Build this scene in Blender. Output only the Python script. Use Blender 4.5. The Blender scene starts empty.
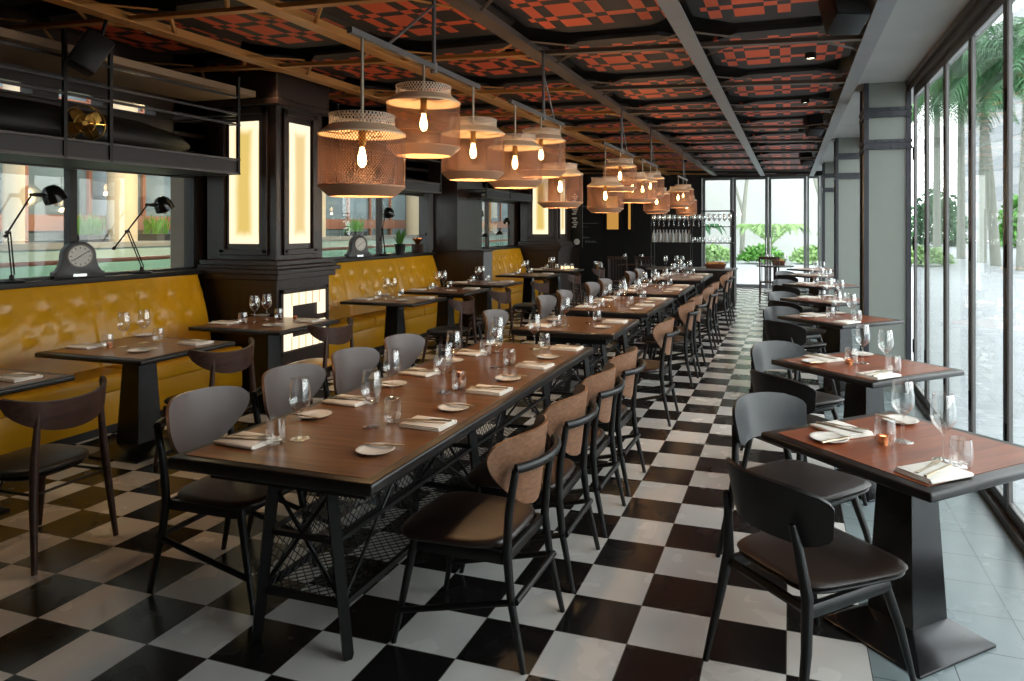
import bpy, bmesh, math, random
from mathutils import Vector, Matrix
random.seed(7)
PI = math.pi
SC = bpy.context.scene
COL = SC.collection
rnd = random.Random(11)

# ------------------------------------------------------------------ materials
def srgb(r, g, b):
    def f(c):
        c /= 255.0
        return c/12.92 if c <= 0.04045 else ((c+0.055)/1.055)**2.4
    return (f(r), f(g), f(b), 1.0)

class NT:
    def __init__(s, name):
        s.m = bpy.data.materials.new(name); s.m.use_nodes = True
        s.t = s.m.node_tree; s.t.nodes.clear()
        s.out = s.t.nodes.new('ShaderNodeOutputMaterial')
    def n(s, typ, **kw):
        nd = s.t.nodes.new(typ)
        for k, v in kw.items():
            if k.startswith('i_'):
                nd.inputs[int(k[2:]) if k[2:].isdigit() else k[2:].replace('_', ' ')].default_value = v
            else: setattr(nd, k, v)
        return nd
    def l(s, a, ao, b, bi): s.t.links.new(a.outputs[ao], b.inputs[bi])
    def math(s, op, a, b=None, c=None):
        nd = s.n('ShaderNodeMath', operation=op)
        for i, v in enumerate((a, b, c)):
            if v is None: continue
            if isinstance(v, (int, float)): nd.inputs[i].default_value = v
            else: s.t.links.new(v, nd.inputs[i])
        return nd.outputs[0]
    def mix(s, fac, a, b):
        nd = s.n('ShaderNodeMix', data_type='RGBA')
        for sock, v in ((nd.inputs[0], fac), (nd.inputs[6], a), (nd.inputs[7], b)):
            if isinstance(v, (int, float, tuple)): sock.default_value = v
            else: s.t.links.new(v, sock)
        return nd.outputs[2]
    def pri(s, color=None, rough=0.5, metal=0.0, spec=0.5, **kw):
        p = s.n('ShaderNodeBsdfPrincipled')
        for nm, v in (('Base Color', color), ('Roughness', rough), ('Metallic', metal), ('Specular IOR Level', spec)):
            if v is None: continue
            if isinstance(v, (int, float, tuple)): p.inputs[nm].default_value = v
            else: s.t.links.new(v, p.inputs[nm])
        for k, v in kw.items():
            p.inputs[k.replace('_', ' ')].default_value = v
        s.l(p, 0, s.out, 0)
        return p

def coords(nt, kind='Object'):
    return nt.n('ShaderNodeTexCoord').outputs[kind]

def plain(name, c, rough=0.5, metal=0.0, spec=0.5, var=0.12, scale=8.0, bump=0.0, bscale=60.0, **kw):
    nt = NT(name); co = coords(nt)
    nz = nt.n('ShaderNodeTexNoise'); nz.inputs['Scale'].default_value = scale; nz.inputs['Detail'].default_value = 4
    nt.t.links.new(co, nz.inputs['Vector'])
    d = tuple(max(0, x*(1-var)) for x in c[:3])+(1,); e = tuple(min(1, x*(1+var)) for x in c[:3])+(1,)
    p = nt.pri(nt.mix(nz.outputs[0], d, e), rough, metal, spec, **kw)
    if bump:
        n2 = nt.n('ShaderNodeTexNoise'); n2.inputs['Scale'].default_value = bscale
        nt.t.links.new(co, n2.inputs['Vector'])
        b = nt.n('ShaderNodeBump'); b.inputs['Strength'].default_value = bump; b.inputs['Distance'].default_value = 0.01
        nt.t.links.new(n2.outputs[0], b.inputs['Height']); nt.l(b, 0, p, 'Normal')
    return nt.m

def wood(name, c1, c2, rough=0.4, axis=0, scale=6.0, spec=0.5):
    nt = NT(name); co = coords(nt)
    mp = nt.n('ShaderNodeMapping'); sc = [scale*4]*3; sc[axis] = scale*0.35
    mp.inputs['Scale'].default_value = sc
    nt.t.links.new(co, mp.inputs[0])
    nz = nt.n('ShaderNodeTexNoise'); nz.inputs['Scale'].default_value = 1.6; nz.inputs['Detail'].default_value = 6; nz.inputs['Distortion'].default_value = 0.6
    nt.l(mp, 0, nz, 0)
    r = nt.n('ShaderNodeValToRGB'); r.color_ramp.elements[0].position = 0.32; r.color_ramp.elements[1].position = 0.7
    r.color_ramp.elements[0].color = c1; r.color_ramp.elements[1].color = c2
    nt.l(nz, 0, r, 0)
    nt.pri(r.outputs[0], rough, 0, spec)
    return nt.m

def emit(name, c, s):
    nt = NT(name); e = nt.n('ShaderNodeEmission'); e.inputs[0].default_value = c; e.inputs[1].default_value = s
    nt.l(e, 0, nt.out, 0); return nt.m

def glass(name, tint=(0.95, 0.97, 0.96, 1), refl=0.9, power=1.45, base=0.03, rough=0.02):
    nt = NT(name)
    tr = nt.n('ShaderNodeBsdfTransparent'); tr.inputs[0].default_value = tint
    gl = nt.n('ShaderNodeBsdfGlossy'); gl.inputs['Roughness'].default_value = rough; gl.inputs[0].default_value = (1, 1, 1, 1)
    lw = nt.n('ShaderNodeLayerWeight'); lw.inputs[0].default_value = 0.5
    f = nt.math('MULTIPLY_ADD', nt.math('POWER', lw.outputs['Facing'], power), refl, base)
    mx = nt.n('ShaderNodeMixShader'); nt.t.links.new(f, mx.inputs[0]); nt.l(tr, 0, mx, 1); nt.l(gl, 0, mx, 2)
    nt.l(mx, 0, nt.out, 0); return nt.m

M = {}
M['black_metal'] = plain('black_metal', srgb(15, 15, 15), 0.45, 0.0, 0.35, bump=0.03)
M['pedestal_metal'] = plain('pedestal_metal', srgb(24, 23, 24), 0.24, 0.2, 0.6)
M['black_wood'] = plain('black_wood', srgb(17, 16, 16), 0.38, 0, 0.4, bump=0.05)
M['table_edge'] = wood('table_edge', srgb(16, 13, 12), srgb(27, 21, 19), 0.34, 0)
M['table_brown'] = wood('table_brown', srgb(100, 64, 38), srgb(144, 98, 62), 0.28, 0, 5)
M['table_red'] = wood('table_red', srgb(118, 58, 34), srgb(152, 82, 48), 0.3, 0, 5)
M['walnut'] = wood('walnut', srgb(46, 30, 25), srgb(76, 50, 40), 0.38, 0)
M['oak'] = wood('oak', srgb(108, 74, 52), srgb(140, 101, 75), 0.42, 0, 15)
M['shell_grey'] = plain('shell_grey', srgb(96, 90, 90), 0.33, 0, 0.5, var=.06)
M['leather_brown'] = plain('leather_brown', srgb(42, 31, 26), 0.34, 0, 0.5, bump=.15, bscale=180)
M['leather_black'] = plain('leather_black', srgb(36, 34, 34), 0.36, 0, 0.5, bump=.15, bscale=180)
M['leather_tan'] = plain('leather_tan', srgb(40, 28, 23), 0.33, 0, 0.5, bump=.12, bscale=180)
M['yellow'] = plain('yellow_leather', srgb(208, 150, 22), 0.3, 0, 0.5, var=.1, scale=3, bump=.12, bscale=25)
M['plinth'] = plain('plinth', srgb(20, 18, 17), 0.6)
M['dark_panel'] = wood('dark_panel', srgb(34, 24, 20), srgb(52, 36, 29), 0.3, 2, 3)
M['wall_black'] = plain('wall_black', srgb(24, 23, 23), 0.55)
M['wall_grey'] = plain('wall_grey', srgb(110, 112, 114), 0.5)
M['ceil_black'] = plain('ceil_black', srgb(15, 15, 16), 0.8)
M['beam_dark'] = plain('beam_dark', srgb(92, 78, 68), 0.45)
M['beam_warm_lit'] = plain('steel_warm_lit', srgb(196, 140, 78), 0.42, 0.15)  # gold tint on the banquette-side beams: warm lamp light put into the colour
M['beam_grey'] = plain('beam_grey', srgb(128, 130, 132), 0.5)
M['concrete'] = plain('concrete', srgb(166, 166, 162), 0.75, var=.12, scale=2, bump=.1, bscale=20)
M['column'] = plain('column_paint', srgb(136, 142, 136), 0.42, 0, 0.5, var=.04)
M['band_steel'] = plain('band_steel', srgb(66, 68, 74), 0.4, 0.3)
M['frame_dark'] = plain('frame_dark', srgb(66, 58, 54), 0.35, 0.3)
M['frame_light'] = plain('frame_light', srgb(116, 116, 116), 0.4, 0.3)
M['rack_metal'] = plain('rack_metal', srgb(70, 68, 68), 0.35, 0.7)
M['rack_panel'] = plain('rack_panel', srgb(34, 34, 38), 0.5)
M['chrome'] = plain('chrome', srgb(200, 198, 194), 0.18, 1.0, var=.03)
M['brass'] = plain('brass', srgb(176, 138, 70), 0.28, 0.9)
M['copper'] = plain('copper', srgb(196, 122, 78), 0.25, 1.0)
M['pewter'] = plain('pewter', srgb(206, 190, 166), 0.42, 1.0)
M['lamp_ring'] = None
M['rod'] = plain('rod_metal', srgb(150, 138, 120), 0.4, 0.6)
M['bar'] = plain('bar_metal', srgb(104, 100, 98), 0.4, 0.5)
M['linen'] = plain('linen', srgb(238, 232, 222), 0.85, var=.04, bump=.2, bscale=220)
M['china'] = plain('china', srgb(240, 234, 224), 0.22, var=.02)
M['glass'] = glass('drinking_glass', (0.985, 0.988, 0.986, 1), 0.85, 2.8, 0.085, 0.0)
M['rack_glass'] = glass('rack_glass', (0.96, 0.97, 0.97, 1), 0.6, 1.6, 0.28, 0.15)
M['wine'] = glass('wine_liquid', (0.9, 0.84, 0.72, 1), 0.6, 4, 0.02)
M['pane'] = glass('window_glass', (0.93, 0.955, 0.95, 1), 0.8, 5, 0.035, 0.0)
M['pane_back'] = glass('window_glass_back', (0.95, 0.96, 0.955, 1), 0.6, 5, 0.03, 0.0)
M['rail_glass'] = glass('balustrade_glass', (0.78, 0.92, 0.88, 1), 0.8, 5, 0.05, 0.0)
M['bulb'] = emit('bulb_filament', (1.0, 0.60, 0.26, 1), 26.0)
M['panel_lit'] = None
M['clock_face'] = plain('clock_face', srgb(226, 222, 212), 0.4, var=.02)
M['chalk'] = plain('chalk', srgb(150, 150, 148), 0.9)
M['sign_white'] = plain('sign_white', srgb(225, 225, 222), 0.6)
M['bread'] = plain('bread', srgb(196, 140, 80), 0.8, var=.3, scale=30)
M['basket'] = plain('basket', srgb(96, 56, 36), 0.7, bump=.5, bscale=90)
M['leaf'] = plain('leaf', srgb(92, 150, 62), 0.5, var=.35, scale=6, Transmission_Weight=0.0)
M['leaf_dark'] = plain('leaf_dark', srgb(52, 104, 58), 0.5, var=.35, scale=4)
M['leaf_pale'] = plain('leaf_pale', srgb(150, 184, 120), 0.55, var=.3, scale=5)
M['trunk'] = plain('trunk', srgb(150, 152, 142), 0.85, var=.2, scale=5, bump=.3, bscale=14)
M['trunk_green'] = plain('crownshaft', srgb(120, 160, 128), 0.6, var=.15)
M['paving'] = None
M['white_wall'] = plain('white_wall', srgb(204, 207, 204), 0.85, var=.05, scale=.6)
M['facade'] = plain('facade', srgb(150, 153, 155), 0.8)
M['facade_glass'] = plain('facade_glass', srgb(70, 84, 94), 0.12, 0, 0.6)
M['shop_glass'] = plain('shop_glass', srgb(104, 120, 126), 0.1, 0, 0.7, var=.3, scale=.9)
M['shop_wood'] = plain('shop_wood', srgb(136, 88, 66), 0.5)
M['cream'] = plain('cream', srgb(178, 166, 142), 0.8, var=.05)
M['stone_floor'] = plain('stone_floor', srgb(124, 124, 118), 0.4)
M['amber_glow'] = emit('amber_glow', (1.0, 0.5, 0.11, 1), 0.5)
M['spot_glow'] = emit('spot_glow', (1.0, 0.88, 0.7, 1), 7.0)
M['candle_glow'] = emit('candle_glow', (1.0, 0.72, 0.36, 1), 2.6)

# lit onyx panels: brightest at the rim where the tubes sit behind, amber onyx in the middle
def lit_panel_material(name, edge, mid, s_edge, s_mid):
    nt = NT(name); co = coords(nt, 'Generated')
    sp = nt.n('ShaderNodeSeparateXYZ'); nt.t.links.new(co, sp.inputs[0])
    def tri(o): return nt.math('SUBTRACT', 0.5, nt.math('ABSOLUTE', nt.math('SUBTRACT', o, 0.5)))
    hx = nt.math('MAXIMUM', tri(sp.outputs[0]), tri(sp.outputs[1]))
    hz = tri(sp.outputs[2])
    a = nt.math('MULTIPLY', hx, 3.0); b = nt.math('MULTIPLY', hz, 9.0)
    d = nt.math('MINIMUM', a, b)
    nz = nt.n('ShaderNodeTexNoise'); nz.inputs['Scale'].default_value = 3.0
    d2 = nt.math('ADD', d, nt.math('MULTIPLY', nt.math('SUBTRACT', nz.outputs[0], 0.5), 0.35))
    mr = nt.n('ShaderNodeMapRange'); mr.interpolation_type = 'SMOOTHSTEP'
    nt.t.links.new(d2, mr.inputs[0]); mr.inputs[1].default_value = 0.35; mr.inputs[2].default_value = 1.15
    c = nt.mix(mr.outputs[0], edge, mid)
    st = nt.math('MULTIPLY_ADD', mr.outputs[0], s_mid-s_edge, s_edge)
    e = nt.n('ShaderNodeEmission'); nt.t.links.new(c, e.inputs[0]); nt.t.links.new(st, e.inputs[1])
    nt.l(e, 0, nt.out, 0); return nt.m
M['panel_lit'] = lit_panel_material('onyx_panel', (1.0, 0.84, 0.55, 1), (0.72, 0.52, 0.15, 1), 1.15, 1.0)
M['panel_white'] = lit_panel_material('onyx_panel_pale', (1.0, 0.86, 0.60, 1), (0.80, 0.60, 0.28, 1), 1.15, 1.0)
M['fret'] = emit('fret_glow', (1.0, 0.85, 0.58, 1), 1.3)

# floor: 30 cm black and white checker, grey slate strip along the windows
def floor_material():
    nt = NT('checker_floor')
    co = coords(nt, 'Object'); sp = nt.n('ShaderNodeSeparateXYZ'); nt.t.links.new(co, sp.inputs[0])
    X, Y = sp.outputs[0], sp.outputs[1]
    gx = nt.math('DIVIDE', nt.math('SUBTRACT', X, 0.287), 0.30)
    gy = nt.math('DIVIDE', nt.math('SUBTRACT', Y, 2.762), 0.3014)
    ix = nt.math('FLOOR', gx); iy = nt.math('FLOOR', gy)
    par = nt.math('FLOORED_MODULO', nt.math('ADD', ix, iy), 2.0)
    wn = nt.n('ShaderNodeTexWhiteNoise', noise_dimensions='2D')
    cb = nt.n('ShaderNodeCombineXYZ'); nt.t.links.new(ix, cb.inputs[0]); nt.t.links.new(iy, cb.inputs[1]); nt.l(cb, 0, wn, 'Vector')
    jit = nt.math('MULTIPLY_ADD', wn.outputs[0], 0.10, 0.95)
    nz = nt.n('ShaderNodeTexNoise'); nz.inputs['Scale'].default_value = 5; nt.t.links.new(co, nz.inputs['Vector'])
    white = nt.mix(nz.outputs[0], srgb(196, 194, 190), srgb(214, 212, 208))
    black = nt.mix(nz.outputs[0], srgb(17, 16, 16), srgb(26, 25, 25))
    check = nt.mix(par, black, white)
    # joints
    def joint(g, w):
        fr = nt.math('FRACT', g)
        d = nt.math('MINIMUM', fr, nt.math('SUBTRACT', 1.0, fr))
        return nt.math('LESS_THAN', d, w)
    jc = nt.math('MAXIMUM', joint(gx, 0.006), joint(gy, 0.006))
    check = nt.mix(jc, check, srgb(92, 88, 84))
    slate = nt.mix(nz.outputs[0], srgb(112, 124, 126), srgb(132, 144, 146))
    gy2 = nt.math('DIVIDE', nt.math('SUBTRACT', Y, 0.15), 0.3)
    js = nt.math('MAXIMUM', joint(gx, 0.008), joint(gy2, 0.008))
    slate = nt.mix(js, slate, srgb(78, 84, 86))
    col = nt.mix(nt.math('GREATER_THAN', X, 0.287), check, slate)
    hs = nt.n('ShaderNodeHueSaturation'); nt.t.links.new(col, hs.inputs['Color']); nt.t.links.new(jit, hs.inputs['Value'])
    p = nt.pri(hs.outputs[0], 0.24, 0, 0.5)
    rr = nt.math('MULTIPLY_ADD', nz.outputs[0], 0.12, 0.2); nt.t.links.new(rr, p.inputs['Roughness'])
    return nt.m
M['floor'] = floor_material()

# red and black plaid ceiling board
def plaid_material():
    nt = NT('plaid_board'); co = coords(nt, 'Object'); sp = nt.n('ShaderNodeSeparateXYZ'); nt.t.links.new(co, sp.inputs[0])
    X, Y = sp.outputs[0], sp.outputs[1]
    def stripes(v, period, segs):
        f = nt.math('MULTIPLY', nt.math('FRACT', nt.math('DIVIDE', v, period)), period)
        out = None
        for a, b in segs:
            s = nt.math('MULTIPLY', nt.math('GREATER_THAN', f, a), nt.math('LESS_THAN', f, b))
            out = s if out is None else nt.math('MAXIMUM', out, s)
        return out
    sx = stripes(nt.math('ADD', X, 7.4+.285), 0.74, [(0.2, 0.285), (0.37, 0.57), (0.655, 0.74)])
    sy = stripes(nt.math('ADD', Y, 4.0+.02), 0.36, [(0.0, 0.27)])
    x = nt.math('ABSOLUTE', nt.math('SUBTRACT', sx, sy))
    inside = nt.math('MULTIPLY', nt.math('LESS_THAN', nt.math('ABSOLUTE', X), 0.50), nt.math('LESS_THAN', nt.math('ABSOLUTE', Y), 0.49))
    x = nt.math('MULTIPLY', x, inside)
    nz = nt.n('ShaderNodeTexNoise'); nz.inputs['Scale'].default_value = 9; nt.t.links.new(co, nz.inputs['Vector'])
    red = nt.mix(nz.outputs[0], srgb(214, 88, 54), srgb(232, 106, 68))
    nt.pri(nt.mix(x, srgb(44, 41, 43), red), 0.6)
    return nt.m
M['plaid'] = plaid_material()

# diamond perforated lampshade metal (object space angle and height)
def shade_material(name, pitch_a, pitch_z, hole, c):
    nt = NT(name); co = coords(nt, 'Object'); sp = nt.n('ShaderNodeSeparateXYZ'); nt.t.links.new(co, sp.inputs[0])
    ang = nt.math('ARCTAN2', sp.outputs[1], sp.outputs[0])
    u = nt.math('MULTIPLY', ang, pitch_a/(2*PI)); v = nt.math('MULTIPLY', sp.outputs[2], pitch_z)
    a = nt.math('ABSOLUTE', nt.math('SUBTRACT', nt.math('FRACT', nt.math('ADD', u, v)), 0.5))
    b = nt.math('ABSOLUTE', nt.math('SUBTRACT', nt.math('FRACT', nt.math('SUBTRACT', u, v)), 0.5))
    solid = nt.math('GREATER_THAN', nt.math('MAXIMUM', a, b), hole)
    p = nt.pri(c, 0.5, 0.15)
    tl = nt.n('ShaderNodeBsdfTranslucent'); tl.inputs[0].default_value = c
    m1 = nt.n('ShaderNodeMixShader'); m1.inputs[0].default_value = 0.12; nt.l(p, 0, m1, 1); nt.l(tl, 0, m1, 2)
    tr = nt.n('ShaderNodeBsdfTransparent')
    mx = nt.n('ShaderNodeMixShader'); nt.t.links.new(solid, mx.inputs[0]); nt.l(tr, 0, mx, 1); nt.l(m1, 0, mx, 2)
    nt.l(mx, 0, nt.out, 0); return nt.m
M['shade_mesh'] = shade_material('lampshade_mesh', 88, 56, 0.37, srgb(88, 57, 35))
M['shade_solid'] = plain('lampshade_rim', srgb(190, 146, 116), 0.5, 0.1)
M['shade_cream'] = plain('lampshade_shoulder', srgb(214, 186, 152), 0.5, 0.05)
M['shade_ring'] = shade_material('lampshade_ring_mesh', 56, 42, 0.33, srgb(196, 176, 156))

def paving_material():
    nt = NT('paving'); co = coords(nt, 'Object')
    br = nt.n('ShaderNodeTexBrick'); nt.t.links.new(co, br.inputs['Vector'])
    br.inputs['Color1'].default_value = srgb(158, 162, 164); br.inputs['Color2'].default_value = srgb(164, 168, 170); br.inputs['Mortar'].default_value = srgb(140, 144, 147)
    br.inputs['Scale'].default_value = 0.8; br.inputs['Mortar Size'].default_value = 0.008
    nt.pri(br.outputs[0], 0.6); return nt.m
M['paving'] = paving_material()

# ------------------------------------------------------------------ mesh helpers
class MB:
    def __init__(s): s.v = []; s.f = []; s.mi = []
    def add(s, vs, fs, mi=0):
        o = len(s.v); s.v += [tuple(p) for p in vs]
        for f in fs: s.f.append(tuple(i+o for i in f)); s.mi.append(mi)
        return s
    def box(s, x0, x1, y0, y1, z0, z1, mi=0, R=None):
        vs = [Vector(p) for p in ((x0,y0,z0),(x1,y0,z0),(x1,y1,z0),(x0,y1,z0),(x0,y0,z1),(x1,y0,z1),(x1,y1,z1),(x0,y1,z1))]
        if R is not None: vs = [R @ p for p in vs]
        return s.add(vs, [(0,3,2,1),(4,5,6,7),(0,1,5,4),(1,2,6,5),(2,3,7,6),(3,0,4,7)], mi)
    def frustum(s, b, zb, t, zt, mi=0):   # b,t = (x0,x1,y0,y1)
        vs = [(b[0],b[2],zb),(b[1],b[2],zb),(b[1],b[3],zb),(b[0],b[3],zb),(t[0],t[2],zt),(t[1],t[2],zt),(t[1],t[3],zt),(t[0],t[3],zt)]
        return s.add(vs, [(0,3,2,1),(4,5,6,7),(0,1,5,4),(1,2,6,5),(2,3,7,6),(3,0,4,7)], mi)
    def tube(s, pts, rad, n=8, mi=0, caps=True, flat=None):
        pts = [Vector(p) for p in pts]
        if isinstance(rad, (int, float)): rad = [rad]*len(pts)
        rings = []; up = None
        for i, p in enumerate(pts):
            d = (pts[min(i+1, len(pts)-1)]-pts[max(i-1, 0)])
            if d.length < 1e-9: d = Vector((0,0,1))
            d.normalize()
            if up is None:
                up = Vector((0,0,1)) if abs(d.z) < 0.9 else Vector((0,1,0))
            a = d.cross(up)
            if a.length < 1e-6: a = d.cross(Vector((1,0,0)))
            a.normalize(); b = a.cross(d).normalized(); up = b
            r = rad[i]; f = flat or 1.0
            rings.append([p+a*(r*math.cos(2*PI*k/n))+b*(r*f*math.sin(2*PI*k/n)) for k in range(n)])
        vs = [q for rg in rings for q in rg]; fs = []
        for i in range(len(rings)-1):
            for k in range(n):
                k2 = (k+1) % n
                fs.append((i*n+k, i*n+k2, (i+1)*n+k2, (i+1)*n+k))
        if caps:
            fs.append(tuple(reversed(range(n)))); fs.append(tuple((len(rings)-1)*n+k for k in range(n)))
        return s.add(vs, [tuple(reversed(f)) for f in fs], mi)
    def lathe(s, prof, n=24, c=(0,0,0), mi=0, closed=False):
        vs = []; fs = []
        for r, z in prof:
            for k in range(n):
                a = 2*PI*k/n; vs.append((c[0]+r*math.cos(a), c[1]+r*math.sin(a), c[2]+z))
        m = len(prof)
        rng = range(m) if closed else range(m-1)
        for i in rng:
            j = (i+1) % m
            for k in range(n):
                k2 = (k+1) % n; fs.append((i*n+k, i*n+k2, j*n+k2, j*n+k))
        return s.add(vs, fs, mi)
    def disc(s, r, z, n=24, c=(0,0,0), mi=0, up=True):
        vs = [(c[0]+r*math.cos(2*PI*k/n), c[1]+r*math.sin(2*PI*k/n), c[2]+z) for k in range(n)]
        f = tuple(range(n)); return s.add(vs, [f if up else tuple(reversed(f))], mi)
    def grid(s, fn, nu, nv, mi=0, flip=False):
        vs = [fn(i/nu, j/nv) for i in range(nu+1) for j in range(nv+1)]; fs = []
        for i in range(nu):
            for j in range(nv):
                a = i*(nv+1)+j; f = (a, a+nv+1, a+nv+2, a+1)
                fs.append(tuple(reversed(f)) if flip else f)
        return s.add(vs, fs, mi)
    def shell(s, fn, nu, nv, th, mi_front=0, mi_back=0):
        """closed slab around surface fn(u,v); the front side is fn, the back side is offset along -normal"""
        P = [[Vector(fn(i/nu, j/nv)) for j in range(nv+1)] for i in range(nu+1)]
        Q = []
        for i in range(nu+1):
            row = []
            for j in range(nv+1):
                du = P[min(i+1,nu)][j]-P[max(i-1,0)][j]; dv = P[i][min(j+1,nv)]-P[i][max(j-1,0)]
                nn = du.cross(dv)
                nn = nn.normalized() if nn.length > 1e-9 else Vector((0,1,0))
                row.append(P[i][j]-nn*th)
            Q.append(row)
        o = len(s.v); W = nv+1; N = (nu+1)*W
        s.v += [tuple(p) for r in P for p in r]+[tuple(p) for r in Q for p in r]
        def ad(f, mi): s.f.append(tuple(x+o for x in f)); s.mi.append(mi)
        for i in range(nu):
            for j in range(nv):
                a = i*W+j
                ad((a, a+W, a+W+1, a+1), mi_front); ad((N+a, N+a+1, N+a+W+1, N+a+W), mi_back)
        for i in range(nu):
            a = i*W; b = a+W; ad((a, N+a, N+b, b), mi_back)
            a = i*W+nv; b = a+W; ad((a, b, N+b, N+a), mi_back)
        for j in range(nv):
            a = j; ad((a, a+1, N+a+1, N+a), mi_back)
            a = nu*W+j; ad((a, N+a, N+a+1, a+1), mi_back)
        return s
    def mesh(s, name, mats, bevel=0.0, smooth=True, angle=35, segs=2):
        me = bpy.data.meshes.new(name); me.from_pydata(s.v, [], s.f)
        for m in mats: me.materials.append(m)
        me.polygons.foreach_set('material_index', s.mi)
        bm = bmesh.new(); bm.from_mesh(me)
        bmesh.ops.recalc_face_normals(bm, faces=bm.faces) if not getattr(s, 'keepn', False) else None
        if bevel > 0:
            es = [e for e in bm.edges if len(e.link_faces) == 2 and e.calc_face_angle(0) > 0.6]
            bmesh.ops.bevel(bm, geom=es, offset=bevel, segments=segs, affect='EDGES', profile=0.5, clamp_overlap=True)
        bm.to_mesh(me); bm.free()
        if smooth:
            me.shade_smooth(); me.set_sharp_from_angle(angle=math.radians(angle))
        me.update()
        return me
    def build(s, name, mats, parent=None, bevel=0.0, smooth=True, angle=35, segs=2):
        if not isinstance(mats, (list, tuple)): mats = [mats]
        o = bpy.data.objects.new(name, s.mesh(name, mats, bevel, smooth, angle, segs))
        COL.objects.link(o)
        if parent is not None: o.parent = parent
        return o

def tag(o, label, cat, group=None, kind=None):
    o['label'] = label; o['category'] = cat
    if group: o['group'] = group
    if kind: o['kind'] = kind
    return o
def thing(name, label, cat, loc=(0,0,0), rz=0.0, group=None):
    o = bpy.data.objects.new(name, None); COL.objects.link(o); o.empty_display_size = 0.1
    o.location = loc; o.rotation_euler = (0, 0, rz)
    return tag(o, label, cat, group)
def struct(o, label=None):
    o['kind'] = 'structure'
    if label: o['label'] = label
    return o
def dup(src, label=None, loc=None, rz=None, group=None, parent=None):
    c = src.copy(); COL.objects.link(c)
    if parent is not None: c.parent = parent
    if loc is not None: c.location = loc
    if rz is not None: c.rotation_euler = (0, 0, rz)
    if label: c['label'] = label
    if group: c['group'] = group
    for ch in KIDS.get(src.name, []): dup(ch, parent=c)
    return c
KIDS = {}
def index_kids(root):
    KIDS[root.name] = list(root.children)
    for ch in root.children: index_kids(ch)
class Proto:
    """first placement moves the proto itself, later ones copy it"""
    def __init__(s, root): s.root = root; s.used = False; index_kids(root)
    def place(s, label, loc, rz=0.0, group=None):
        if not s.used:
            s.used = True; o = s.root; o.location = loc; o.rotation_euler = (0, 0, rz); o['label'] = label
            if group: o['group'] = group
            return o
        return dup(s.root, label, loc, rz, group)

# ------------------------------------------------------------------ camera
cam = bpy.data.cameras.new('camera'); camo = bpy.data.objects.new('camera', cam); COL.objects.link(camo)
SC.camera = camo
H = 1.655; F = 711.0
cam.sensor_width = 36.0; cam.sensor_fit = 'HORIZONTAL'; cam.lens = F*36/1024
cam.shift_x = -(552-512)/1024.0; cam.shift_y = -(340.5-226)/1024.0
cam.clip_start = 0.05; cam.clip_end = 400
camo.location = (0, 0, H); camo.rotation_euler = (PI/2, 0, math.atan2(238, 711))

TH = 0.77            # table height
XL = -5.85           # window plane on the banquette side
XR = 1.145           # window plane on the street side
YB = 19.8            # back wall
YF = -2.2            # behind the camera
PIL = [(5.79, 6.63), (14.8, 15.66)]

# ------------------------------------------------------------------ setting
fl = MB().box(XL-0.3, XR+0.1, YF, YB+0.1, -0.12, 0.0); struct(fl.build('floor', M['floor'], smooth=False))
# ceiling deck
def ZC(x): return 2.95+0.031*(0.55-x)       # underside of the steel grid, rising gently to the banquette side
c = MB().box(XL-0.4, 0.62, YF, YB+0.1, 3.75, 3.9); struct(c.build('ceiling', M['ceil_black'], smooth=False))
# street side soffit
so = MB().box(0.60, XR+0.22, YF, YB+0.2, 3.09, 3.9); struct(so.build('ceiling_street_soffit', M['concrete'], smooth=False))
wb = MB().box(XL-0.4, XR+1.0, YF-0.2, YF, -0.1, 3.9); struct(wb.build('wall_front', M['wall_grey'], smooth=False))

# steel grid of the ceiling
BX = [0.53, -0.69, -1.94, -3.22, -4.50]
CY = [YF+0.4+0.14+1.58*k for k in range(0, 14)]
CY = [5.44+1.58*k for k in range(-4, 10)]
for i, x in enumerate(BX):
    w = 0.06 if i else 0.055
    z = ZC(x)
    b = MB().box(x-w, x+w, YF, YB, z, z+0.012).box(x-0.012, x+0.012, YF, YB, z+0.012, z+0.08)
    struct(b.build('ceiling_beam_long', M['beam_grey'] if i < 2 else M['beam_dark'] if i == 2 else M['beam_warm_lit'], smooth=False))
for y in CY:
  for (xa, xb, mt) in ((-5.9, -1.95, 'beam_warm_lit'), (-1.95, 0.54, 'beam_dark')):
    b = MB()
    za, zb = ZC(xa)+0.013, ZC(xb)+0.013
    def slab(y0, y1, o0, o1):
        vs = [(xa,y0,za+o0),(xb,y0,zb+o0),(xb,y1,zb+o0),(xa,y1,za+o0),(xa,y0,za+o1),(xb,y0,zb+o1),(xb,y1,zb+o1),(xa,y1,za+o1)]
        b.add(vs, [(0,3,2,1),(4,5,6,7),(0,1,5,4),(1,2,6,5),(2,3,7,6),(3,0,4,7)])
    slab(y-0.03, y+0.03, 0, 0.008); slab(y-0.006, y+0.006, 0.008, 0.04)
    struct(b.build('ceiling_beam_cross', M[mt], smooth=False))
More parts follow.
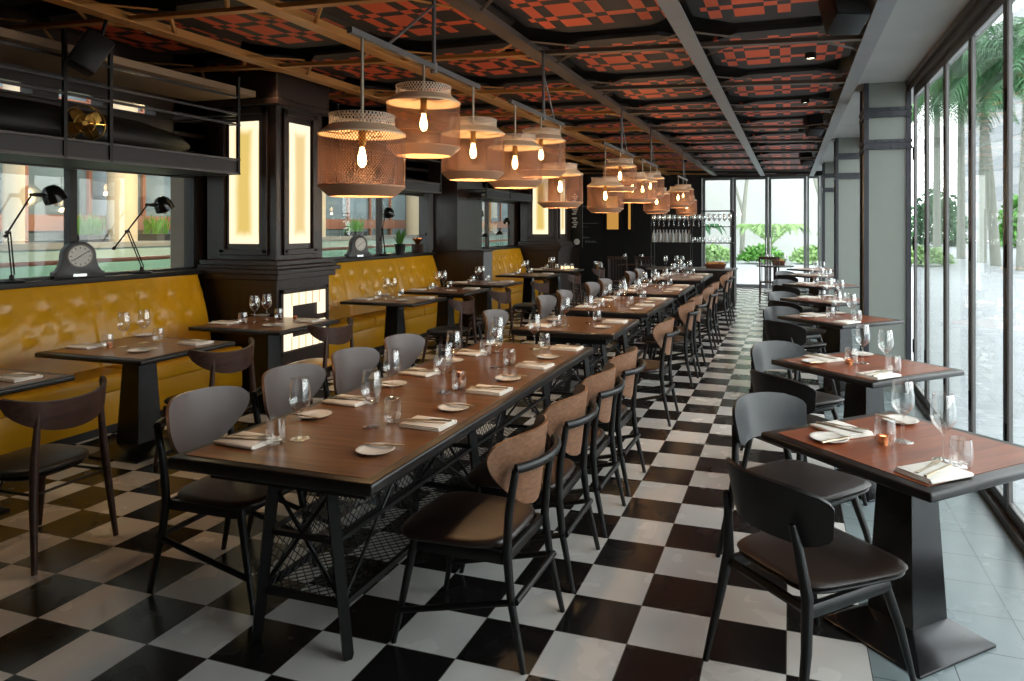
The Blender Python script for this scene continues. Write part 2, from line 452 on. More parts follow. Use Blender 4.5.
# plaid boards and their corner braces
cells = [(BX[i+1], BX[i]) for i in range(4)]+[(-5.78, BX[4])]
for (x0, x1) in cells:
    for k in range(len(CY)-1):
        y0, y1 = CY[k], CY[k+1]
        if x0 < -5 and (y1 < 3 or y0 > 13): continue
        xm, ym = (x0+x1)/2, (y0+y1)/2
        zb = ZC(xm)+0.155
        hx, hy = (x1-x0)/2-0.045, 0.65
        pb = MB()
        c_ = 0.26
        vs2 = [(-hx+c_,-hy),(hx-c_,-hy),(hx,-hy+c_),(hx,hy-c_),(hx-c_,hy),(-hx+c_,hy),(-hx,hy-c_),(-hx,-hy+c_)]
        n = 8
        pb.add([(p[0],p[1],0) for p in vs2]+[(p[0],p[1],0.03) for p in vs2], [tuple(reversed(range(n))), tuple(range(n, 2*n))]+[(i,(i+1)%n,n+(i+1)%n,n+i) for i in range(n)])
        o = pb.build('ceiling_panel', M['plaid'], smooth=False); o.location = (xm, ym, zb); struct(o)
        br = MB()
        for sx in (-1, 1):
            for sy in (-1, 1):
                cx, cy = (x0 if sx < 0 else x1), (y0 if sy < 0 else y1)
                p0 = (cx, cy-sy*0.42, ZC(cx)+0.03); p1 = (cx-sx*0.34, cy-sy*0.05, ZC(cx)+0.05)
                br.tube([p0, p1], 0.016, 4, flat=0.5)
        struct(br.build('ceiling_brace', M['beam_dark'] if xm > -2 else M['beam_warm_lit'], smooth=False))

# ---- street side: window bays, folding frames, columns
COLY = [(7.8, 8.25), (12.5, 12.95), (17.2, 17.65)]
tr = MB().box(XR-0.03, XR+0.09, YF, YB, 2.985, 3.10).box(XR-0.06, XR-0.03, YF, YB, 3.045, 3.085)
struct(tr.build('trim_window_head', M['frame_dark'], smooth=False))
tr = MB().box(XR-0.03, XR+0.09, YF, YB, 0.0, 0.05); struct(tr.build('trim_window_track', M['frame_dark'], smooth=False))
bays = [(YF, 7.8), (8.25, 12.5), (12.95, 17.2), (17.65, YB)]
nwin = 0
ys = [4.59+0.83*k for k in range(-9, 4)]
bay_lines = {0: [y for y in ys if 1.1 < y < 7.7]+[7.72]}
struct(MB().box(XR-.02, XR+.12, YF, 1.27, 0, 3.1).build('wall_street_blocker', M['column'], smooth=False))  # added out of view instead of more windows, to darken the foreground
for bi in (1, 2, 3):
    a, b = bays[bi]; n = max(2, round((b-a)/0.83)); bay_lines[bi] = [a+(b-a)*k/n for k in range(n+1)]
for bi, lines in bay_lines.items():
    for k in range(len(lines)-1):
        y0, y1 = lines[k]+0.006, lines[k+1]-0.006
        if y1-y0 < 0.3: continue
        nwin += 1
        fr = MB(); s = 0.038; x0, x1 = XR+0.0, XR+0.026
        for a_, b_, mi_ in ((x0, x0+.008, 0), (x0+.008, x1, 1)):
            fr.box(a_, b_, y0, y0+s, 0.05, 2.985, mi_).box(a_, b_, y1-s, y1, 0.05, 2.985, mi_).box(a_, b_, y0+s, y1-s, 0.05, 0.12, mi_).box(a_, b_, y0+s, y1-s, 2.915, 2.985, mi_)
        fo = fr.build('window_%d' % nwin, [M['frame_dark'], M['frame_light']], smooth=False); struct(fo)
        g = MB().box(XR+0.014, XR+0.020, y0+s-.005, y1-s+.005, 0.125, 2.905); go = g.build('glass_pane', M['pane'], fo, smooth=False)
        hg = MB()
        for zz in (0.42, 1.42, 2.3): hg.box(x0-0.008, x0, y1-0.012, y1+0.012, zz, zz+0.13)
        hg.build('hinge', M['black_metal'], fo, smooth=False)
for i, (a, b) in enumerate(COLY):
    cm = MB().box(0.73, XR-0.03, a, b, 0, 3.09)
    co_ = cm.build('column', M['column'], smooth=False); struct(co_)
    ed = MB()
    for x, y in ((0.73, a), (XR-0.03, a), (0.73, b)):
        ed.box(x-0.022, x+0.022, y-0.012, y+0.018, 0, 3.09)
    ed.build('corner_angle', M['band_steel'], co_, smooth=False)
    for z in (2.42, 2.74):
        bd = MB().box(0.70, XR-0.0, a-0.025, b+0.02, z, z+0.035).box(0.70, XR, a-0.025, b+.02, z+0.065, z+0.10).box(0.715, XR-.01, a-0.015, b+.01, z+.03, z+.07)
        for q in range(6):
            xx = 0.74+q*0.07; bd.box(xx, xx+0.03, a-0.035, a-0.02, z+0.005, z+0.03); bd.box(xx, xx+0.03, a-0.035, a-0.02, z+0.07, z+0.095)
        bd.build('riveted_band', M['band_steel'], co_, smooth=False)

# ---- back wall: black on the banquette side, glazed doors on the aisle side
bw = MB().box(XL-0.3, -2.30, YB, YB+0.2, 0, 3.9).box(-2.30, XR+1.0, YB, YB+0.2, 2.97, 3.9)
struct(bw.build('wall_back', M['wall_black'], smooth=False))
bx = [-2.28, -1.46, -0.55, 0.42, 0.74, XR+0.02]
for k in range(5):
    x0, x1 = bx[k]+0.005, bx[k+1]-0.005
    s = 0.075 if k < 3 else 0.05
    nm = 'door_%d' % (k) if k in (1, 2) else 'window_%d' % (nwin+k+1)
    fr = MB().box(x0, x0+s, YB-0.04, YB+0.05, 0.0, 2.97).box(x1-s, x1, YB-0.04, YB+0.05, 0, 2.97).box(x0+s, x1-s, YB-.04, YB+.05, 0, 0.09).box(x0+s, x1-s, YB-.04, YB+.05, 2.9, 2.97)
    fo = struct(fr.build(nm, M['wall_grey'], bevel=.004, segs=1))
    MB().box(x0+s-.005, x1-s+.005, YB, YB+0.006, 0.085, 2.905).build('glass_pane', M['pane_back'], fo, smooth=False)
    if k in (1, 2):
        MB().tube([(x1-.04 if k == 1 else x0+.04, YB-0.075, 0.85), (x1-.04 if k == 1 else x0+.04, YB-.075, 1.35)], .012, 8).build('pull_handle', M['chrome'], fo)

# ---- banquette side wall
ZS, ZT = 1.215, 2.187
pl = MB()
segs = [(YF, 1.35), (PIL[0][0], 7.65), (10.72, 11.75), (14.72, YB+.1)]
win_l = [(1.35, 5.79), (7.65, 10.72), (11.75, 14.72)]
w = MB().box(XL-0.12, XL+0.05, YF, YB, 0.0, ZS)
for a, b in segs: w.box(XL-0.12, XL+0.05, a, b, ZS, 2.3)
# upper wall with louvred clerestory slots
w.box(XL-0.12, XL+0.05, YF, YB, ZT, 2.34)
w.box(XL-0.12, XL+0.05, YF, YB, 2.42, 2.56); w.box(XL-0.12, XL+0.05, YF, YB, 2.60, 2.70); w.box(XL-0.12, XL+0.05, YF, YB, 2.80, 3.9)
w.box(XL-0.12, XL+0.05, 5.5, YB, 2.3, 3.9)
for q in range(9):
    y = 1.2+q*0.5+rnd.uniform(-.1, .1); w.box(XL-.1, XL+.04, y, y+rnd.uniform(.05, .26), 2.3, 2.81)
struct(w.build('wall_banquette', M['dark_panel'], smooth=False))
for i, (a, b) in enumerate(win_l):
    fr = MB().box(XL-0.05, XL+0.05, a, a+0.04, ZS, ZT).box(XL-0.05, XL+0.05, b-0.04, b, ZS, ZT).box(XL-.05, XL+.05, a, b, ZS, ZS+.02).box(XL-.05, XL+.05, a, b, ZT-.04, ZT)
    for m in ((4.47,) if i == 0 else (9.3,) if i == 1 else (13.3,)): fr.box(XL-.04, XL+.04, m-.03, m+.03, ZS, ZT)
    fo = struct(fr.build('window_%d' % (nwin+7+i), M['frame_dark'] if i else M['wall_black'], smooth=False))
    MB().box(XL-0.004, XL+0.002, a+.03, b-.03, ZS+.015, ZT-.03).build('glass_pane', M['pane'], fo, smooth=False)
    sl = MB().box(XL+0.0, -5.64, a-.1, b+(.0 if i == 0 else .0), ZS-0.045, ZS); struct(sl.build('trim_window_sill', M['wall_black'], bevel=.006))
# grey jamb faces beside the windows
struct(MB().box(XL-.02, -5.70, 10.58, 10.72, ZS, 2.3).build('trim_jamb', M['wall_grey'], smooth=False))
struct(MB().box(XL-.02, -5.45, 11.72, 11.95, ZS, 2.3).build('trim_jamb_pale', M['wall_grey'], smooth=False))
struct(MB().box(XL, -5.25, 10.72, 11.72, 1.24, 3.2).build('wall_pier', M['dark_panel'], smooth=False))
# dropped soffit above the windows
struct(MB().box(XL, -5.02, YF, 5.75, 2.93, 2.99).build('ceiling_soffit_banquette', plain('soffit_beige', srgb(150, 124, 98), .7), smooth=False))

# ---- square pillars with lit onyx panels
def pillar(y0, y1, near):
    x0, x1 = -5.72, -4.80
    p = MB()
    p.box(x0, x1, y0, y1, 0, 1.12)                                  # base
    p.box(x0-.02, x1+.05, y0-.05, y1+.05, 1.12, 1.18).box(x0-.02, x1+.09, y0-.09, y1+.09, 1.18, 1.225).box(x0-.02, x1+.06, y0-.06, y1+.06, 1.225, 1.26).box(x0-.02, x1+.03, y0-.03, y1+.03, 1.26, 1.31)
    p.box(x0, x1-.05, y0+.05, y1-.05, 1.31, 3.2)                     # shaft
    p.box(x0, x1+.02, y0-.02, y1+.02, 2.86, 2.92).box(x0, x1, y0, y1, 2.92, 3.2)
    p.box(x0, x1+.012, y0-.012, y1+.012, 0, .12)
    yf, xf = y0+.05, x1-.05
    xa, xb = -5.42, -5.06           # lit panel on the front face
    ya, yb = y0+.24, y1-.28
    for (a, b, c_, d, z0, z1) in ((xa-.12, xa-.05, yf-.03, yf, 1.38, 2.84), (xb+.05, xb+.12, yf-.03, yf, 1.38, 2.84), (xa-.12, xb+.12, yf-.03, yf, 1.36, 1.42), (xa-.12, xb+.12, yf-.03, yf, 2.78, 2.84)):
        p.box(a, b, c_, d, z0, z1)
    for (a, b, c_, d, z0, z1) in ((xf, xf+.03, ya-.10, ya-.04, 1.38, 2.84), (xf, xf+.03, yb+.04, yb+.10, 1.38, 2.84), (xf, xf+.03, ya-.10, yb+.10, 1.36, 1.42), (xf, xf+.03, ya-.10, yb+.10, 2.78, 2.84)):
        p.box(a, b, c_, d, z0, z1)
    o = struct(p.build('pillar', M['dark_panel'], bevel=.006, segs=1))
    q = 'first' if near else 'second'
    l = MB().box(xa, xb, yf-.012, yf-.002, 1.475, 2.71).build('light_panel', M['panel_lit'], smooth=False)
    tag(l, 'tall glowing amber panel on the camera-facing side of the %s dark square pillar' % q, 'light panel')
    l = MB().box(xf+.002, xf+.012, ya, yb, 1.475, 2.71).build('light_panel', M['panel_white'], smooth=False)
    tag(l, 'tall glowing cream panel on the room side of the %s dark square pillar' % q, 'light panel')
    if near:
        # lit fret on the base, a square spiral of back-lit tiles
        ya, yb = y0+.09, y1-.09; xz = x1+.004
        f = MB(); t = MB()
        z0, z1 = .40, .97
        def bar(a, b, c_, d): f.box(xz, xz+.012, a, b, c_, d)
        w_ = .125; mid = .69
        bar(ya, yb, z1-w_, z1); bar(ya, ya+w_, mid+.03, z1-w_); bar(yb-w_, yb, mid+.03, z1-w_)
        bar(ya, yb, z0, z0+w_); bar(ya, ya+w_, z0+w_, mid-.03); bar(yb-w_, yb, z0+w_, mid-.03)
        for k in range(1, 6):
            yy = ya+(yb-ya)*k/6; t.box(xz+.012, xz+.016, yy-.003, yy+.003, z1-w_, z1); t.box(xz+.012, xz+.016, yy-.003, yy+.003, z0, z0+w_)
        root = thing('light_panel', 'glowing square fret lamp set low in the base of the first dark pillar', 'light panel', (0, 0, 0))
        f.build('fret', M['fret'], root, smooth=False); t.build('tile_joint', M['brass'], root, smooth=False)
        fb = MB().box(x1+.001, x1+.02, ya-.05, ya-.015, z0-.05, z1+.05).box(x1, x1+.02, yb+.015, yb+.05, z0-.05, z1+.05).box(x1, x1+.02, ya-.05, yb+.05, z0-.05, z0-.015).box(x1, x1+.02, ya-.05, yb+.05, z1+.015, z1+.05)
        fb.build('surround', M['dark_panel'], root, smooth=False)
pillar(*PIL[0], True); pillar(*PIL[1], False)
# partition between the second and third banquettes
pm = MB().box(-5.80, -4.77, 10.70, 11.06, 0, 1.225).box(-5.82, -4.75, 10.68, 11.08, 1.225, 1.25)
struct(pm.build('wall_partition', [M['dark_panel']], bevel=.005, segs=1))
struct(MB().box(-4.77, -4.765, 10.71, 11.05, 0.02, 1.22).build('trim_partition_end', M['wall_grey'], smooth=False))

# amber panels on the far black wall
for (xa, xb, z0, z1, lb) in ((-4.96, -4.62, 1.56, 2.5, 'wide amber light panel on the far black wall'), (-4.34, -4.27, 1.56, 2.5, 'narrow amber light strip on the far black wall')):
    root = thing('light_panel', lb, 'light panel', (0, 0, 0))
    MB().box(xa, xb, YB-.03, YB-.012, z0, z1).build('glow', M['amber_glow'], root, smooth=False)
    MB().box(xa-.05, xa, YB-.05, YB-.004, z0-.05, z1+.05).box(xb, xb+.05, YB-.05, YB-.004, z0-.05, z1+.05).box(xa, xb, YB-.05, YB-.004, z0-.05, z0).box(xa, xb, YB-.05, YB-.004, z1, z1+.05).build('frame', M['dark_panel'], root, smooth=False)
# chalkboard
cb = thing('chalkboard', 'black menu chalkboard with faint chalk lines on the far wall', 'chalkboard', (0, 0, 0))
MB().box(-5.9, -5.08, YB-.05, YB-.01, 0.95, 2.7).build('board', M['wall_black'], cb, smooth=False)
ch = MB()
for (z, xa, xb, n, hh) in ((1.72, -5.8, -5.2, 18, .03), (1.62, -5.8, -5.5, 8, .02), (1.30, -5.75, -5.45, 8, .05), (1.18, -5.6, -5.25, 9, .06), (2.2, -5.7, -5.4, 8, .05)):
    for k in range(n):
        x = xa+(xb-xa)*k/n; ch.box(x, x+(xb-xa)/n*.55, YB-.054, YB-.0505, z, z+hh*rnd.uniform(.6, 1))
ch.build('chalk_writing', M['chalk'], cb, smooth=False)
# vertical lettered sign on the end of the second pillar
sg = thing('wall_sign', 'narrow vertical sign with small white letters beside the second pillar', 'sign', (0, 0, 0))
MB().box(-4.84, -4.55, 15.80, 15.84, 1.15, 2.5).build('board', M['wall_black'], sg, smooth=False)
lt = MB()
for k in range(16):
    z = 1.62+k*.05
    if k in (5, 10): continue
    lt.box(-4.80+.04*(k % 2), -4.70+.02*(k % 3), 15.795, 15.7995, z, z+.032)
lt.build('lettering', M['sign_white'], sg, smooth=False)
MB().lathe([(0, 0), (.07, 0), (.07, .012), (0, .012)], 16, (0, 0, 0)).build('round_emblem', M['sign_white'], sg)
sg.children[-1].rotation_euler = (PI/2, 0, 0); sg.children[-1].location = (-4.68, 15.798, 1.29)

# ------------------------------------------------------------------ banquettes
def banquette(y0, y1, ordn):
    root = thing('banquette', 'mustard yellow tufted leather banquette, %s along the window wall' % ordn, 'banquette', (0, 0, 0), group=None)
    L = y1-y0
    nsec = max(1, round(L/1.35)); sec = L/nsec
    nu, nv = int(L/0.035), 26
    btn = []
    for s_ in range(nsec):
        for k in range(4):
            btn.append((y0+s_*sec+(k+.5)*sec/4, 0.985)); 
            if k < 3: btn.append((y0+s_*sec+(k+1)*sec/4, 0.80))
    def fn(u, v):
        y = y0+u*L
        # profile: seat line up, a soft roll at the head
        if v < .86:
            t = v/.86; z = .42+t*.735; x = -5.47-.15*t-.03*t*t
        else:
            t = (v-.86)/.14*PI*.75; z = 1.155+.04*math.sin(t); x = -5.65-.045*(1-math.cos(t))
        b = .022*math.sin(min(1, v/.86)*PI)
        f = ((y-y0)/sec) % 1.0; d = min(f, 1-f)*sec
        b -= .03*math.exp(-(d/.02)**2) if 0.02 < u < 0.98 else 0
        b += .012*math.sin(min(1, d/(.5*sec))*PI/2)
        if v < .9:
            for (by, bz) in btn:
                dy, dz = y-by, z-bz; rr = dy*dy+dz*dz
                if rr < .05:
                    r = math.sqrt(rr); an = math.atan2(dz, dy)
                    b -= .034*math.exp(-(r/.04)**2)
                    b += .009*math.sin(an*7+by*7)*math.exp(-((r-.085)/.05)**2)*(0.4+abs(math.sin(an)))
        e = min(u, 1-u)*L
        if e < .05: b -= .05*(1-e/.05)**2
        return (x+b, y, z)
    m = MB(); m.shell(fn, nu, nv, .05); o = m.build('backrest', M['yellow'], root, angle=80)
    st = MB()
    for s_ in range(nsec):
        a, b = y0+s_*sec+.004, y0+(s_+1)*sec-.004
        st.box(-5.52, -5.10, a, b, .33, .47)
    so_ = st.build('seat', M['yellow'], root, bevel=.035, segs=4)
    fp = MB().box(-5.50, -5.125, y0+.003, y1-.003, .07, .335); fp.build('front_panel', M['yellow'], root, bevel=.01)
    MB().box(-5.6, -5.16, y0+.004, y1-.004, 0, .07).build('plinth', M['plinth'], root, smooth=False)
banquette(0.9, 5.69, 'first'); banquette(6.73, 10.66, 'second'); banquette(11.10, 14.70, 'third')

# ------------------------------------------------------------------ tables
def rect_mesh(mb, y0, y1, z0, z1, x, pitch, r=.0022, axis='x'):
    """diamond wire mesh in a plane: axis 'x' -> plane x=const spanned by y,z ; 'z' -> plane z=const spanned by (x,y)"""
    w, h = y1-y0, z1-z0
    for sgn in (1, -1):
        c = -h
        while c < w:
            # line p = c + t , q = t
            t0 = max(0, -c); t1 = min(h, w-c)
            if t1-t0 > .01:
                a0, a1 = c+t0, c+t1
                if sgn < 0: b0, b1 = h-t0, h-t1
                else: b0, b1 = t0, t1
                if axis == 'x': mb.tube([(x, y0+a0, z0+b0), (x, y0+a1, z0+b1)], r, 4, caps=False)
                else: mb.tube([(z0+b0, y0+a0, x), (z0+b1, y0+a1, x)], r, 4, caps=False)
            c += pitch
def communal(y0, y1, label, trestles, detail=True):
    xc, hw = -1.815, .455
    root = thing('communal_table', label, 'table', (xc, (y0+y1)/2, 0), 0)
    L = y1-y0; hl = L/2
    e = MB(); b = .045
    e.box(-hw, hw, -hl, hl, TH-.05, TH-.002)
    e.build('table_edge', M['table_edge'], root, bevel=.012, segs=3)
    MB().box(-hw+b, hw-b, -hl+b, hl-b, TH-.004, TH).build('tabletop', M['table_brown'], root, smooth=False)
    MB().box(-hw+.1, -hw+.13, -hl+.12, hl-.12, TH-.11, TH-.05).box(hw-.13, hw-.1, -hl+.12, hl-.12, TH-.11, TH-.05).box(-hw+.13, hw-.13, -hl+.12, -hl+.15, TH-.11, TH-.05).box(-hw+.13, hw-.13, hl-.15, hl-.12, TH-.11, TH-.05).build('apron', M['black_metal'], root, smooth=False)
    ty = [-hl+.22+(L-.44)*k/(trestles-1) for k in range(trestles)]
    for i, y in enumerate(ty):
        for s in (-1, 1):
            m = MB(); R = .027
            p0, p1 = Vector((s*.215, y+(-.005 if i == 0 else .005), 0)), Vector((s*.125, y, TH-.06))
            m.tube([p0, p0+(p1-p0)*.03, p1], [.017, R, R+.004], 4); m.build('leg', M['black_metal'], root, smooth=False)
        m = MB()
        m.tube([(-.19, y, .2), (.13, y, .62)], .008, 6).tube([(.19, y, .2), (-.13, y, .62)], .008, 6)
        m.box(-.2, .2, y-.012, y+.012, .19, .215).box(-.17, .17, y-.01, y+.01, .43, .45)
        m.build('cross_brace', M['black_metal'], root, smooth=False)
    m = MB()
    for s in (-1, 1):
        m.box(s*.19-.01, s*.19+.01, ty[0], ty[-1], .19, .215); m.box(s*.16-.008, s*.16+.008, ty[0], ty[-1], .43, .447)
    for k in range(trestles-1):
        a, b2 = ty[k], ty[k+1]
        for s in (-1, 1):
            m.tube([(s*.185, a, .21), (s*.13, (a+b2)/2, .66)], .008, 6).tube([(s*.185, b2, .21), (s*.13, (a+b2)/2, .66)], .008, 6)
    m.build('side_rail', M['black_metal'], root, smooth=False)
    if detail:
        t = MB(); rect_mesh(t, ty[0], ty[-1], -.18, .18, .205, .045, .0024, 'z'); t.build('mesh_shelf', M['black_metal'], root, smooth=False)
        t = MB(); rect_mesh(t, ty[0], ty[-1], .215, .43, -.15, .045, .0024, 'x'); t.build('mesh_side', M['black_metal'], root, smooth=False)
        t = MB(); rect_mesh(t, ty[0], ty[-1], .44, .64, .0, .05, .0024, 'x'); t.build('mesh_side', M['black_metal'], root, smooth=False)
    return root
communal(2.115, 5.033, 'long dark wooden communal table with mesh underframe nearest the camera', 3)
communal(5.66, 6.70, 'short square wooden table just behind the long communal table', 2)
communal(7.14, 8.80, 'wooden communal table third down the centre row', 2, False)
communal(9.22, 10.85, 'wooden communal table fourth down the centre row', 2, False)
communal(11.68, 13.55, 'wooden communal table last of the centre row, before the glass rack', 2, False)

def pedestal(label, top_mat, sx, sy):
    root = thing('pedestal_table', label, 'table', (0, 0, 0), 0)
    MB().box(-sx, sx, -sy, sy, TH-.036, TH-.002).build('table_edge', M['table_edge'], root, bevel=.01, segs=3)
    b = .05
    MB().box(-sx+b, sx-b, -sy+b, sy-b, TH-.004, TH).build('tabletop', top_mat, root, smooth=False)
    MB().frustum((-.105, .105, -.105, .105), .085, (-.075, .075, -.075, .075), TH-.05).box(-.2, .2, -.2, .2, TH-.052, TH-.036).build('pedestal', M['pedestal_metal'], root, bevel=.003, segs=1)
    m = MB().box(-.225, .225, -.225, .225, 0, .012).frustum((-.225, .225, -.225, .225), .012, (-.10, .10, -.10, .10), .09)
    m.build('base', M['pedestal_metal'], root, bevel=.002, segs=1)
    return root
ORD = ['first', 'second', 'third', 'fourth', 'fifth', 'sixth', 'seventh', 'eighth', 'ninth']
lt_proto = Proto(pedestal('x', M['table_brown'], .49, .42))
LT = [2.70, 3.99, 5.33, 7.55, 8.88, 10.2, 12.2, 13.75]
for i, y in enumerate(LT):
    lt_proto.place('dark pedestal table along the banquettes, %s from the camera' % ORD[i], (-4.53, y, 0), 0, 'banquette tables')
rt_proto = Proto(pedestal('x', M['table_red'], .41, .40))
RT = [3.2, 4.95, 7.38, 9.22, 11.5, 13.75, 15.6]
for i, y in enumerate(RT):
    rt_proto.place('dark-edged pedestal table set diagonally by the street windows, %s from the camera' % ORD[i], (.45 if i < 6 else .5, y, 0), PI/4, 'window tables')

# ------------------------------------------------------------------ chairs
def pad(m, hx, hy, z0, z1, dome=.02, ex=4.0, n=28, mi=0, taper=0.0):
    """upholstered pad with a super-elliptic outline"""
    def out(a, sc):
        c, s = math.cos(a), math.sin(a)
        x = hx*sc*math.copysign(abs(c)**(2/ex), c); y = hy*sc*math.copysign(abs(s)**(2/ex), s)
        return x*(1+taper*y/hy), y
    prof = [(0.0, z0), (.9, z0), (.985, z0+(z1-z0)*.2), (1.0, z0+(z1-z0)*.5), (.97, z0+(z1-z0)*.85), (.88, z1), (.6, z1+dome*.6), (.3, z1+dome*.92), (0.0, z1+dome)]
    vs = []; fs = []
    for sc, z in prof:
        for k in range(n):
            x, y = out(2*PI*k/n, max(sc, .001)); vs.append((x, y, z))
    for i in range(len(prof)-1):
        for k in range(n):
            k2 = (k+1) % n; fs.append((i*n+k, i*n+k2, (i+1)*n+k2, (i+1)*n+k))
    m.add(vs, fs, mi)

def communal_chair():
    r = thing('dining_chair', 'x', 'chair')
    m = MB(); pad(m, .24, .24, .425, .46, .012, taper=.06); o = m.build('seat', M['leather_tan'], r, angle=60); o.location = (0, .045, 0)
    m = MB().box(-.2, .2, .17, .195, .375, .42).box(-.19, .19, -.205, -.18, .375, .42).box(-.205, -.18, -.19, .18, .375, .42).box(.18, .205, -.19, .18, .375, .42)
    m.build('seat_frame', M['black_wood'], r, bevel=.006)
    for s in (-1, 1):
        MB().tube([(s*.225, -.28, 0), (s*.212, -.225, .25), (s*.205, -.205, .42), (s*.21, -.215, .58), (s*.215, -.245, .745)], [.012, .017, .019, .017, .015], 8).build('leg', M['black_wood'], r, angle=60)
        MB().tube([(s*.215, .28, 0), (s*.205, .235, .22), (s*.195, .195, .42)], [.011, .016, .018], 8).build('leg', M['black_wood'], r, angle=60)
    pts = [(.215*math.sin(a)/math.sin(1.0), -.245-.065*(math.cos(a)-math.cos(1.0))/(1-math.cos(1.0)), .748) for a in [-1+2*k/12 for k in range(13)]]
    MB().tube(pts, .016, 8, flat=1.25).build('back_rail', M['black_wood'], r, angle=60)
    m = MB().tube([(-.214, -.243, .25), (.214, -.243, .25)], .014, 8)
    for s in (-1, 1): m.tube([(s*.212, .262, .13), (s*.214, -.24, .25)], .013, 8)
    m.build('stretcher', M['black_wood'], r, angle=60)
    MB().tube([(-.10, -.2, .385), (-.10, .19, .385)], .008, 6).tube([(.1, -.2, .385), (.1, .19, .385)], .008, 6).build('seat_rod', M['black_metal'], r)
    def fn(u, v):
        s = v; a = 2*u-1
        w = .26*min(1, (max(0, s)/.62)**.62*.72+.30) if s < .62 else .26*(1.0-.0*(s-.62))
        w = .252*(.28+.72*math.sin(min(1, s/.86)*PI/2)**.95)
        if s > .8: w *= math.sqrt(max(0.02, 1-((s-.8)/.2)**2*.22))
        if s < .1: w *= .55+.45*math.sqrt(s/.1)
        x = w*a
        zt = .555+.305*s-.022*abs(a)**4*s
        y = -.25+.11*(x/.24)**2-.035*s+.02
        return (x, y, zt)
    m = MB(); m.shell(fn, 14, 14, -.013, 1, 0); m.build('backrest', [M['oak'], M['shell_grey']], r, angle=50)
    return Proto(r)

def window_chair():
    r = thing('window_chair', 'x', 'chair')
    m = MB(); pad(m, .235, .24, .432, .452, .009, ex=5.5, taper=.13); o = m.build('seat', M['leather_brown'], r, angle=60); o.location = (0, .03, 0)
    m = MB(); pad(m, .228, .233, .412, .4325, .0, ex=5.5, taper=.13); o = m.build('seat_shell', M['black_wood'], r, angle=50); o.location = (0, .03, 0)
    for s in (-1, 1):
        MB().tube([(s*.235, -.29, 0), (s*.215, -.235, .25), (s*.195, -.21, .42), (s*.175, -.23, .58), (s*.165, -.248, .66)], [.012, .018, .021, .017, .012], 10).build('leg', M['black_wood'], r, angle=60)
        MB().tube([(s*.225, .285, 0), (s*.205, .23, .22), (s*.18, .17, .40)], [.011, .016, .02], 10).build('leg', M['black_wood'], r, angle=60)
    m = MB()
    for s in (-1, 1): m.tube([(s*.196, -.21, .375), (s*.188, .185, .375)], .02, 6, flat=1.3)
    m.tube([(-.196, -.205, .375), (.196, -.205, .375)], .017, 6).tube([(-.186, .18, .375), (.186, .18, .375)], .017, 6)
    m.build('seat_frame', M['black_wood'], r, angle=50)
    def fn(u, v):
        a = 2*u-1; b = 2*v-1
        # rounded rectangle wrapped on an arc
        k = 1.0 if abs(b) < .45 else math.sqrt(max(0.0, 1-((abs(b)-.45)/.55)**2*.55))
        x = .248*a*k*(1+.06*b); z = .688+.104*b-.012*abs(a)**3
        y = -.255+.30*(1-math.cos(abs(x)/.30))*1.15-.025*b
        return (x, y, z)
    m = MB(); m.shell(fn, 18, 12, -.014, 1, 0); m.build('backrest', [M['black_wood'], M['shell_black']], r, angle=50)
    return Proto(r)
M['shell_black'] = plain('shell_black', srgb(50, 51, 53), 0.36, 0, 0.5, var=.05)

def horn_chair(seat='leather_black'):
    r = thing('horn_back_chair', 'x', 'chair')
    m = MB(); pad(m, .225, .215, .43, .465, .015, ex=3.2, taper=.08); o = m.build('seat', M[seat], r, angle=60); o.location = (0, .02, 0)
    m = MB(); pad(m, .205, .195, .405, .431, .0, ex=3.2, taper=.08); o = m.build('seat_shell', M['black_wood'], r, angle=50); o.location = (0, .02, 0)
    for s in (-1, 1):
        MB().tube([(s*.225, -.27, 0), (s*.205, -.24, .30), (s*.19, -.225, .5), (s*.165, -.225, .80)], [.013, .019, .020, .012], 10).build('leg', M['walnut'], r, angle=60)
        MB().tube([(s*.215, .25, 0), (s*.2, .215, .22), (s*.185, .18, .41)], [.011, .017, .018], 10).build('leg', M['walnut'], r, angle=60)
    m = MB()
    for s in (-1, 1): m.tube([(s*.196, -.23, .36), (s*.188, .19, .36)], .007, 6)
    m.tube([(-.196, -.23, .36), (.196, -.23, .36)], .007, 6).tube([(-.188, .19, .36), (.188, .19, .36)], .007, 6)
    for s in (-1, 1): m.tube([(s*.19, 0, .36), (s*.17, 0, .41)], .006, 6)
    m.build('metal_rod', M['black_metal'], r, angle=50)
    def fn(u, v):
        a = 2*u-1; q = max(0.0, 1-a*a)
        hgt = .026+.125*q**.55
        top = .795+.042*a*a
        x = .265*math.sin(a*1.15)/math.sin(1.15); y = -.25+.14*abs(a)**2.2-.012*v
        return (x, y, top-hgt*(1-v))
    m = MB(); m.shell(fn, 24, 8, -.018, 0, 0); m.build('backrest', M['walnut'], r, angle=50)
    return Proto(r)

